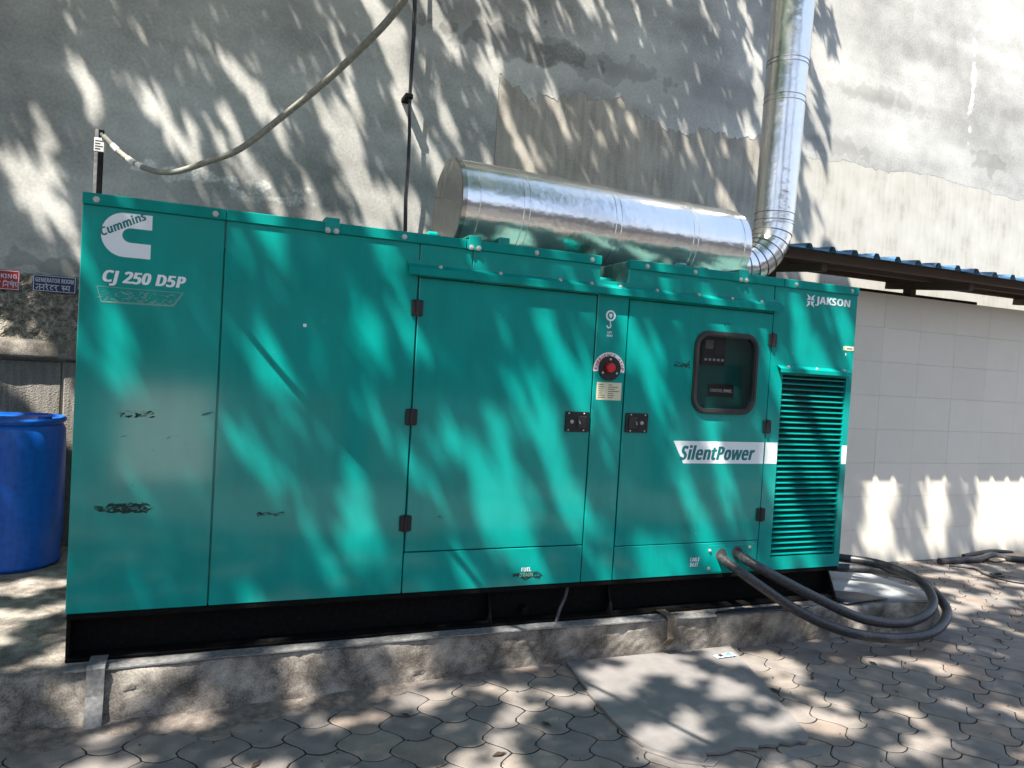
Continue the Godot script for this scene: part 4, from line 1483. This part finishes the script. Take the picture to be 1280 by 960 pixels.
func build_small_things() -> void:
	# signs on the rear wall
	var sz := WALL_Z + 0.06
	var b := sign_board("room_sign", "small dark blue sign reading GENERATOR ROOM in English and Hindi", Vector2(-0.607, 1.562), Vector2(-0.345, 1.678), sz, M.sign_blue)
	put("lettering", lettering("GENERATOR ROOM", 0.016, 0.066, 0.23, 0.03), M.sign_white, b, sh(0.0042))
	put("lettering", devanagari(["ja", "na", "re", "ta", "ra", " ", "ruu", "ma"], 0.02, 0.014, 0.034), M.sign_white, b, sh(0.004))
	b = sign_board("warning_sign", "small red warning sign with white lettering left of the blue sign", Vector2(-0.965, 1.555), Vector2(-0.682, 1.69), sz, M.sign_red)
	put("lettering", lettering("NO SMOKING", 0.016, 0.078, 0.25, 0.03), M.sign_white, b, sh(0.0042))
	put("lettering", devanagari(["dhu", "ma", "ra", "pa", "aa", "na", " ", "ni", "she", "dha"], 0.012, 0.018, 0.036), M.sign_white, b, sh(0.004))
	# blue barrel
	var t := thing("blue_barrel", "scuffed blue plastic barrel standing left of the generator", "barrel", Vector3(-0.6, -0.231, -1.82))
	var s := begin()
	lathe(s, [Vector2(0.0, 0.0), Vector2(0.0, 0.27), Vector2(0.012, 0.285), Vector2(0.03, 0.287), Vector2(0.045, 0.28), Vector2(0.2, 0.29), Vector2(0.34, 0.292), Vector2(0.46, 0.293), Vector2(0.6, 0.292), Vector2(0.75, 0.29), Vector2(0.88, 0.286), Vector2(0.905, 0.275), Vector2(0.915, 0.268)], Transform3D(), 64)
	put("body", done(s), M.barrel, t)
	s = begin()
	lathe(s, [Vector2(0.915, 0.268), Vector2(0.925, 0.278), Vector2(0.936, 0.288), Vector2(0.95, 0.289), Vector2(0.96, 0.28), Vector2(0.958, 0.268), Vector2(0.945, 0.262)], Transform3D(), 64)
	put("rim", done(s), M.barrel, t)
	s = begin()
	lathe(s, [Vector2(0.945, 0.262), Vector2(0.94, 0.2), Vector2(0.94, 0.0)], Transform3D(), 64)
	var lid := put("lid", done(s), M.barrel, t)
	for q in [0.17, -0.17]:
		s = begin()
		lathe(s, [Vector2(0.94, 0.04), Vector2(0.962, 0.04), Vector2(0.965, 0.034), Vector2(0.965, 0.0)], Transform3D(Basis(), Vector3(q, 0, 0.02)), 20, false)
		put("bung", done(s), M.barrel, lid)
	# upright flat bar with the grey pipe tied to it
	t = thing("flat_bar_post", "short dark flat bar post standing at the top left corner of the generator", "post", Vector3(0.05, 1.9, -0.045))
	put("bar", box_mesh(Vector3(-0.004, -0.05, -0.003), Vector3(0.018, 0.3, 0.003), 0.001), M.skid, t)
	put("edge_flange", box_mesh(Vector3(-0.019, -0.05, -0.022), Vector3(-0.0045, 0.3, 0.003), 0.001), M.dull_steel, t)
	put("label_wrap", box_mesh(Vector3(-0.021, 0.2, -0.025), Vector3(0.02, 0.262, 0.005), 0.002), M.tape, t)
	put("hole_plug", prism_mesh(disc(Vector2(0.007, 0.28), 0.007, 12), 0.0032, 0.006), M.dull_steel, t)
	for k in 4:
		put("print_line", box_mesh(Vector3(-0.017, 0.21 + 0.012 * k, 0.0052), Vector3(0.004 + 0.01 * (k % 2), 0.2145 + 0.012 * k, 0.0058), 0.0), M.ink, t)
	var hp := smooth_path([Vector3(0.064, 2.172, -0.035), Vector3(0.135, 2.106, -0.02), Vector3(0.24, 2.03, 0.09), Vector3(0.368, 1.992, 0.25), Vector3(0.51, 2.02, 0.42), Vector3(0.634, 2.06, 0.56), Vector3(0.777, 2.165, 0.73), Vector3(0.893, 2.242, 0.93), Vector3(0.99, 2.31, 1.15), Vector3(1.06, 2.36, 1.38), Vector3(1.09, 2.41, 1.58), Vector3(1.14, 2.62, 2.1), Vector3(1.2, 3.0, 2.9), Vector3(1.3, 3.7, 3.9)], 10)
	t = thing("grey_conduit", "grey flexible conduit sagging from the corner post up over the yard", "conduit", Vector3.ZERO)
	put("sheath", tube_mesh(hp, [0.0125], 12), M.hose, t)
	for q in [[6, 9], [14, 17], [18, 20]]:
		put("tape_wrap", tube_mesh(hp.slice(q[0], q[1] + 1), [0.0145], 12), M.tape, t)
	# thin black cable down the wall
	t = thing("wall_cable", "thin black cable running straight down the rear wall behind the generator", "cable")
	var wire := PackedVector3Array()
	for k in 30:
		var y := 8.0 - k * 0.26
		wire.append(Vector3(1.93 + 0.055 * (4.118 - y) / 1.87 * 0.5 + 0.006 * sin(k * 1.7), y, -2.12 + 0.006 * sin(k * 2.3)))
	put("strand", tube_mesh(wire, [0.0095], 8), M.black, t)
	for k in wire.size():
		wire[k] += Vector3(0.014 + 0.004 * sin(k * 0.9), 0, 0.004 * cos(k * 1.3))
	put("strand", tube_mesh(wire, [0.0075], 8), M.rubber, t)
	put("bracket", box_mesh(Vector3(1.9, 3.33, -2.26), Vector3(1.965, 3.37, -2.1), 0.006), M.skid, t)
	# power cables
	var lower := smooth_path([Vector3(3.61, 0.112, -0.12), Vector3(3.612, 0.1, 0.0), Vector3(3.67, 0.03, 0.18), Vector3(4.009, -0.18, 0.289), Vector3(4.323, -0.3, 0.376), Vector3(4.674, -0.35, 0.432), Vector3(4.979, -0.335, 0.443), Vector3(5.251, -0.27, 0.337), Vector3(5.36, -0.205, 0.18), Vector3(5.442, -0.16, -0.037), Vector3(5.33, -0.15, -0.272), Vector3(5.08, -0.16, -0.45), Vector3(4.75, -0.18, -0.75), Vector3(4.66, -0.16, -1.3)], 8)
	t = thing("power_cable", "thick black power cable of the outer, lower loop from the cabinet inlet", "cable", Vector3.ZERO, "power cables from the generator")
	put("sheath", tube_mesh(lower, [0.0315], 16), M.rubber, t)
	var upper := smooth_path([Vector3(3.735, 0.125, -0.12), Vector3(3.735, 0.12, 0.0), Vector3(3.803, 0.06, 0.18), Vector3(4.178, -0.12, 0.3), Vector3(4.467, -0.235, 0.355), Vector3(4.798, -0.283, 0.37), Vector3(5.048, -0.245, 0.345), Vector3(5.24, -0.195, 0.23), Vector3(5.37, -0.14, 0.005), Vector3(5.32, -0.1, -0.265), Vector3(5.13, -0.1, -0.5), Vector3(4.8, -0.13, -0.85), Vector3(4.7, -0.12, -1.3)], 8)
	t = thing("power_cable", "thick black power cable of the inner, upper loop from the cabinet inlet", "cable", Vector3.ZERO, "power cables from the generator")
	put("sheath", tube_mesh(upper, [0.0315], 16), M.rubber, t)
	# flat earthing bar along the plinth edge with two straps
	s = begin()
	var n := FastNoiseLite.new()
	n.seed = 91
	n.frequency = 0.9
	for i in 70:
		var xa := 0.02 + 3.5 * i / 70.0
		var xb := 0.02 + 3.5 * (i + 1) / 70.0
		var p := []
		for x in [xa, xb]:
			var z := plinth_line(x, false) - 0.02 + n.get_noise_1d(x * 2.0) * 0.012
			var y := -0.221 + n.get_noise_1d(x * 2.0 + 30.0) * 0.006
			p.append([Vector3(x, y, z - 0.036), Vector3(x, y - 0.006, z + 0.03), Vector3(x, y - 0.013, z + 0.03), Vector3(x, y - 0.007, z - 0.036)])
		for k in 4:
			quad(s, p[0][k], p[1][k], p[1][(k + 1) % 4], p[0][(k + 1) % 4])
	tag(put("earthing_bar", done(s), M.dull_steel), "long flat grey earthing bar along the plinth edge", "metal bar")
	for q in [[0.145, 0.036, "wide grey metal strap bent down the plinth at its left end"], [3.19, 0.03, "rusty short metal strap over the plinth edge below the doors"]]:
		s = begin()
		var zt := plinth_line(q[0], false)
		var zb := plinth_line(q[0], true)
		bent_sheet(s, [Vector2(-0.206, zt - 0.1), Vector2(-0.205, zt + 0.012), Vector2(-0.218, zt + 0.03), Vector2(-0.34, zt + 0.036), Vector2(-0.47 if q[0] < 1.0 else -0.4, zb + 0.034)], q[0] - q[1], q[0] + q[1], 0.004)
		tag(put("metal_strap", done(s), M.dull_steel if q[0] < 1.0 else tinted(M.concrete, Color(0.85, 0.8, 0.75))), q[2], "strap")
	# torn rubber mats and a stone slab on the right end of the plinth
	var stone := PackedVector2Array([Vector2(4.72, 0.8), Vector2(5.5, 0.82), Vector2(5.53, -0.085), Vector2(5.38, -0.105), Vector2(5.2, -0.06), Vector2(5.08, -0.02), Vector2(4.95, 0.12), Vector2(4.7, 0.3)])
	tag(put("stone_slab", prism_mesh(stone, 0.0, 0.016, Transform3D(Basis(Vector3.RIGHT, -PI / 2), Vector3(0, -0.271, 0))), M.slab), "thin pale stone slab on the right end of the plinth", "slab")
	var mat_shapes := [
		[[Vector2(4.63, -0.05), Vector2(5.06, -0.025), Vector2(4.98, 0.1), Vector2(4.8, 0.2), Vector2(4.64, 0.26)], -0.252, "crumpled black rubber sheet beside the right foot of the skid"],
		[[Vector2(3.52, -0.1), Vector2(3.7, -0.115), Vector2(3.86, -0.105), Vector2(4.05, -0.125), Vector2(4.2, -0.11), Vector2(4.34, -0.09), Vector2(4.2, -0.045), Vector2(3.95, -0.05), Vector2(3.72, -0.03), Vector2(3.56, -0.05)], -0.228, "torn grey rubber sheet lying below the cable inlets"],
	]
	for q in mat_shapes:
		s = begin(1)
		var poly := PackedVector2Array(q[0])
		var fine: PackedVector2Array = poly
		for pass_ in 2:
			var next := PackedVector2Array()
			for i in fine.size():
				next.append(fine[i])
				next.append((fine[i] + fine[(i + 1) % fine.size()]) * 0.5 + Vector2(rng.randf_range(-0.006, 0.006), rng.randf_range(-0.006, 0.006)))
			fine = next
		prism(s, fine, 0.0, 0.005, Transform3D(Basis(Vector3.RIGHT, -PI / 2 + 0.02), Vector3(0, q[1], 0)))
		tag(put("rubber_sheet", done(s), tinted(M.rubber, Color(1.0, 1.05, 1.15))), q[2], "rubber sheet")
	# loose board lying on the pavers
	var edge := [Vector2(2.541, -0.032), Vector2(2.5, -0.3), Vector2(2.49, -0.396), Vector2(2.478, -0.4), Vector2(2.455, -0.7), Vector2(2.449, -0.858), Vector2(2.47, -0.96), Vector2(2.492, -1.012), Vector2(2.573, -1.1), Vector2(2.663, -1.165), Vector2(2.69, -1.15), Vector2(2.705, -1.114), Vector2(2.8, -1.13), Vector2(2.88, -1.112), Vector2(2.95, -1.135), Vector2(2.97, -1.155), Vector2(3.0, -1.125), Vector2(3.044, -1.132), Vector2(3.08, -1.15), Vector2(3.12, -1.13), Vector2(3.16, -1.155), Vector2(3.22, -1.145), Vector2(3.25, -1.165), Vector2(3.312, -1.115), Vector2(3.44, -0.75), Vector2(3.45, -0.735), Vector2(3.6, -0.3), Vector2(3.686, -0.057), Vector2(3.2, -0.045)]
	var bw := thing("fibre_board", "large thin grey board with broken edges lying flat before the plinth", "board", Vector3(0, GROUND + 0.006, 0))
	put("sheet", prism_mesh(PackedVector2Array(edge), 0.0, 0.013, Transform3D(Basis(Vector3.RIGHT, -PI / 2), Vector3.ZERO)), M.board, bw)
	var under := PackedVector2Array([Vector2(2.53, -0.96), Vector2(2.62, -1.09), Vector2(2.74, -1.17), Vector2(2.69, -1.2), Vector2(2.56, -1.13), Vector2(2.45, -0.98)])
	put("split_layer", prism_mesh(under, -0.004, -0.0005, Transform3D(Basis(Vector3.RIGHT, -PI / 2), Vector3.ZERO)), M.board, bw)
	var frag := PackedVector2Array([Vector2(2.96, -1.187), Vector2(3.1, -1.2), Vector2(3.2, -1.172), Vector2(3.302, -1.18), Vector2(3.29, -1.22), Vector2(3.256, -1.256), Vector2(3.1, -1.25), Vector2(2.99, -1.265), Vector2(2.955, -1.235)])
	tag(put("board_fragment", prism_mesh(frag, 0.0, 0.012, Transform3D(Basis(Vector3.RIGHT, -PI / 2 + 0.02), Vector3(0, GROUND + 0.016, 0))), M.board), "small broken off piece beside the grey board on the pavers", "board piece")
	# blister strip on the board
	t = thing("foil_strip", "small empty silver and blue foil strip lying on the grey board", "foil strip", Vector3(3.53, GROUND + 0.022, 0.2))
	t.rotation = Vector3(0, 0.0, 0.02)
	s = begin()
	for k in 9:
		var a := -0.07 + 0.0155 * k
		var h0 := 0.005 + 0.006 * absf(sin(k * 1.3))
		var h1 := 0.005 + 0.006 * absf(sin((k + 1) * 1.3))
		quad(s, Vector3(a, h0, -0.02 + 0.003 * sin(k * 2.0)), Vector3(a + 0.0155, h1, -0.02 + 0.003 * sin(k * 2.0 + 2.0)), Vector3(a + 0.0155, h1 * 0.6, 0.022), Vector3(a, h0 * 0.6, 0.022))
	put("foil", done(s), flat(Color(0.78, 0.84, 0.88), 0.3, 0.3), t)
	put("print_patch", box_mesh(Vector3(-0.045, 0.011, -0.012), Vector3(-0.02, 0.0125, 0.012), 0.0), M.ink, t)
	put("print_patch", box_mesh(Vector3(0.01, 0.011, -0.01), Vector3(0.05, 0.0125, 0.004), 0.0), flat(Color(0.3, 0.55, 0.72), 0.5), t)
	# hose, thin cable and rag along the tiled wall
	var hs := smooth_path([Vector3(7.27, GROUND + 0.03, -1.28), Vector3(7.5, GROUND + 0.035, -1.27), Vector3(7.78, GROUND + 0.035, -1.25), Vector3(8.05, GROUND + 0.05, -1.3), Vector3(8.2, GROUND + 0.035, -1.22), Vector3(8.45, GROUND + 0.035, -1.12), Vector3(9.2, GROUND + 0.035, -1.1)], 6)
	tag(put("black_hose", tube_mesh(hs, [0.032], 12), M.rubber), "thick black hose lying along the foot of the tiled wall", "hose")
	hs = smooth_path([Vector3(7.3, GROUND + 0.012, -1.2), Vector3(7.45, GROUND + 0.012, -1.05), Vector3(7.36, GROUND + 0.012, -0.86), Vector3(7.42, GROUND + 0.012, -0.62), Vector3(7.7, GROUND + 0.012, -0.45), Vector3(8.3, GROUND + 0.012, -0.3)], 8)
	tag(put("thin_cable", tube_mesh(hs, [0.01], 8), M.rubber), "thin dark cable winding over the yard before the tiled wall", "cable")
	var ringp := []
	for k in 15:
		ringp.append(Vector3(7.47 + 0.06 * cos(TAU * k / 14.0), GROUND + 0.014 + 0.004 * sin(k * 1.0), -0.84 + 0.045 * sin(TAU * k / 14.0)))
	tag(put("rubber_ring", tube_mesh(smooth_path(ringp, 3), [0.011], 8), M.rubber), "small black rubber ring lying beside the thin cable", "ring")
	tag(put("folded_mat", box_mesh(Vector3(-0.35, 0.0, -0.1), Vector3(0.35, 0.03, 0.1), 0.012, Transform3D(Basis(Vector3.UP, 0.12), Vector3(8.3, GROUND + 0.004, -1.34))), tinted(M.board, Color(0.85, 0.78, 0.7))), "pale folded mat against the foot of the tiled wall behind the hose", "mat")
	tag(put("flat_hose", tube_mesh(smooth_path([Vector3(7.75, GROUND + 0.03, -1.385), Vector3(8.0, GROUND + 0.05, -1.39), Vector3(8.25, GROUND + 0.05, -1.42), Vector3(8.5, GROUND + 0.03, -1.4)], 5), [0.026], 10), M.black), "short dark pipe end lying against the tiled wall", "pipe")


# ---------------------------------------------------------------- trees in front of and above the yard
# share of sunlight that the crowns let through, by the surface that the ray reaches; xz are where the ray crosses the height of 7 m
func openness(x7: float, z7: float) -> float:
	var drop := (7.0 - 1.0)
	if z7 < -0.2:
		var y := 7.0 - (z7 + 2.25) * 2.6
		var x := x7 + 0.5192 * (7.0 - y)
		var f := 0.18
		if x > 1.2:
			f = 0.36
		if x > 2.7:
			f = 0.1
		if x > 5.0:
			f = 0.3
		if x > 5.75 + 0.12 * (y - 3.0):
			f = 0.62
		if x > 6.35:
			f = 1.0
		if y < 2.75 and x > 1.1 and x < 2.15:
			f = 0.93
		return f
	if z7 < 1.85 or x7 > 2.2 and z7 < 1.5:
		if x7 > 2.2:
			var y := 7.0 - (z7 + 1.45) * 2.6
			var x := x7 + 0.5192 * (7.0 - y)
			if y < 0.7 and y > -0.35:
				return 1.0 if (x > 6.32 and x < 6.78) or (x > 7.16 and x < 7.52) or x > 7.86 else 0.0
			if y <= -0.35:
				return 0.25
			return 0.85
		if x7 < -2.8 and z7 < 0.9:
			return 0.55 if z7 < 0.05 else (0.8 if z7 < 0.35 else 0.4)
		return 0.5
	if z7 < 2.72:
		var y := 7.0 - z7 * 2.6
		var x := x7 + 0.5192 * (7.0 - y)
		var f := 0.14 if x > -0.1 else 0.62
		if x > 0.62:
			f = 0.3
		if x > 1.6:
			f = 0.42 if y < 1.1 else 0.3
		if x > 2.6:
			f = 0.26
		if x > 2.85:
			f = 0.62 if y < 0.75 else 0.24
		if x > 3.9:
			f = 0.5
		return f
	var z := z7 - 2.873
	var x := x7 + 3.878
	if z > 2.6:
		return 0.3 if x > -1.4 and x < 0.9 else 0.25
	if x > 2.2 and x < 3.9 and z < 1.0:
		return 0.5
	if x > 4.1:
		return 0.08
	return 0.2


func build_trees() -> void:
	var roots := [Vector3(-4.6, GROUND, 2.6), Vector3(-3.0, GROUND, 6.4), Vector3(2.4, GROUND, 6.6), Vector3(6.6, GROUND, 5.4)]
	var labels := ["broad shade tree left of the yard, out of the picture", "shade tree behind the photographer to the left, out of the picture", "shade tree right behind the photographer, out of the picture", "shade tree right of the yard, out of the picture"]
	var crowns := [[], [], [], []]
	var n := FastNoiseLite.new()
	n.seed = 77
	n.frequency = 2.0
	n.fractal_octaves = 3
	n.fractal_gain = 0.55
	var cell := 0.06
	var eye := cam.position
	for i in int(13.0 / cell):
		for j in int(8.4 / cell):
			var x7 := -7.5 + i * cell
			var z7 := -2.2 + j * cell
			var f := openness(x7, z7)
			if f >= 0.99:
				continue
			var v := n.get_noise_2d(x7 * (1.4 if z7 > 1.8 else 1.5), z7 * 1.0) if z7 < 2.75 else n.get_noise_2d(x7 * 0.85 + 20.0, z7 * 1.0)
			var th := 0.2 * log((1.0 - f) / maxf(f, 0.01)) * 0.62
			if v > th + 0.01:
				continue
			var many := 4 if v < th - 0.04 else 2
			for k in many:
				var y := rng.randf_range(6.2, 8.6)
				var p := Vector3(x7 + rng.randf() * cell + SUN.x / SUN.y * (y - 7.0), y, z7 + rng.randf() * cell + SUN.z / SUN.y * (y - 7.0))
				if p.z < WALL_Z + 0.3 or in_view(p, 0.1):
					continue
				var best := 0
				for r in 4:
					if Vector2(p.x - roots[r].x, p.z - roots[r].z).length() < Vector2(p.x - roots[best].x, p.z - roots[best].z).length():
						best = r
				crowns[best].append(p)
	for k in 30000:
		var q := Vector3(rng.randfn(), rng.randfn(), rng.randfn()).normalized() * pow(rng.randf(), 0.45)
		var p := Vector3(-4.0, 5.2, -0.6) + q * Vector3(2.1, 3.2, 2.2)
		if n.get_noise_3d(p.x * 0.8, p.y * 0.8, p.z * 0.8) > -0.08 and p.x < -1.6 and p.z > -2.1 and not in_view(p, 0.1):
			var h7 := p - SUN / SUN.y * (p.y - 7.0)
			if h7.x < -4.6 or n.get_noise_2d(h7.x * (1.4 if h7.z > 1.8 else 1.5), h7.z * 1.0) < 0.124 * log((1.0 - openness(h7.x, h7.z)) / maxf(openness(h7.x, h7.z), 0.01)):
				crowns[0].append(p)
	# one leaf: a folded pointed blade
	var s := begin()
	var l := 0.075
	var w := 0.027
	for sg in [-1.0, 1.0]:
		tri(s, Vector3(-l, 0, 0), Vector3(0, 0.008, sg * w), Vector3(0, 0, 0))
		tri(s, Vector3(0, 0, 0), Vector3(0, 0.008, sg * w), Vector3(l, -0.01, 0))
	var leaf := done(s)
	for r in 4:
		if crowns[r].is_empty():
			continue
		var t := thing("shade_tree", labels[r], "tree", roots[r], "trees around the yard")
		var mm := MultiMesh.new()
		mm.transform_format = MultiMesh.TRANSFORM_3D
		mm.mesh = leaf
		mm.instance_count = crowns[r].size()
		for k in crowns[r].size():
			var p: Vector3 = crowns[r][k]
			var b := Basis.from_euler(Vector3(rng.randf_range(-0.7, 0.7), rng.randf() * TAU, rng.randf_range(-0.7, 0.7))) * rng.randf_range(0.75, 1.2)
			mm.set_instance_transform(k, Transform3D(b, p - roots[r]))
		var mi := MultiMeshInstance3D.new()
		mi.multimesh = mm
		mi.material_override = M.leaf
		mi.name = "crown"
		mi.set_meta("kind", "stuff")
		t.add_child(mi, true)
		var fork := Vector3(rng.randf_range(-0.2, 0.2), 3.6, rng.randf_range(-0.2, 0.2))
		put("trunk", tube_mesh(smooth_path([Vector3(0, -0.1, 0), Vector3(0.05, 0.5, 0.02), Vector3(-0.04, 2.0, 0.03), fork], 5), [0.3, 0.25, 0.23, 0.22, 0.21, 0.21, 0.2, 0.2, 0.19, 0.19, 0.18, 0.18, 0.17, 0.17, 0.16, 0.15], 14), M.bark, t)
		for k in 16:
			var target: Vector3 = crowns[r][rng.randi() % crowns[r].size()] - roots[r]
			var mid := fork.lerp(target, 0.5) + Vector3(0, 0.9, 0)
			var bad := false
			var path := smooth_path([fork, mid, target], 6)
			for q in path:
				var h: Vector3 = q + roots[r]
				if in_view(h, 0.15):
					bad = true
				var h7: Vector3 = h - SUN / SUN.y * (h.y - 7.0)
				if h7.x > 2.2 and h7.z > 0.6 and h7.z < 1.5 or h7.x > 2.5 and h7.z < 0.0:
					bad = true
			if bad:
				continue
			var radii := []
			for q in path.size():
				radii.append(lerpf(0.045, 0.006, float(q) / path.size()))
			put("limb", tube_mesh(path, radii, 7), M.bark, t)
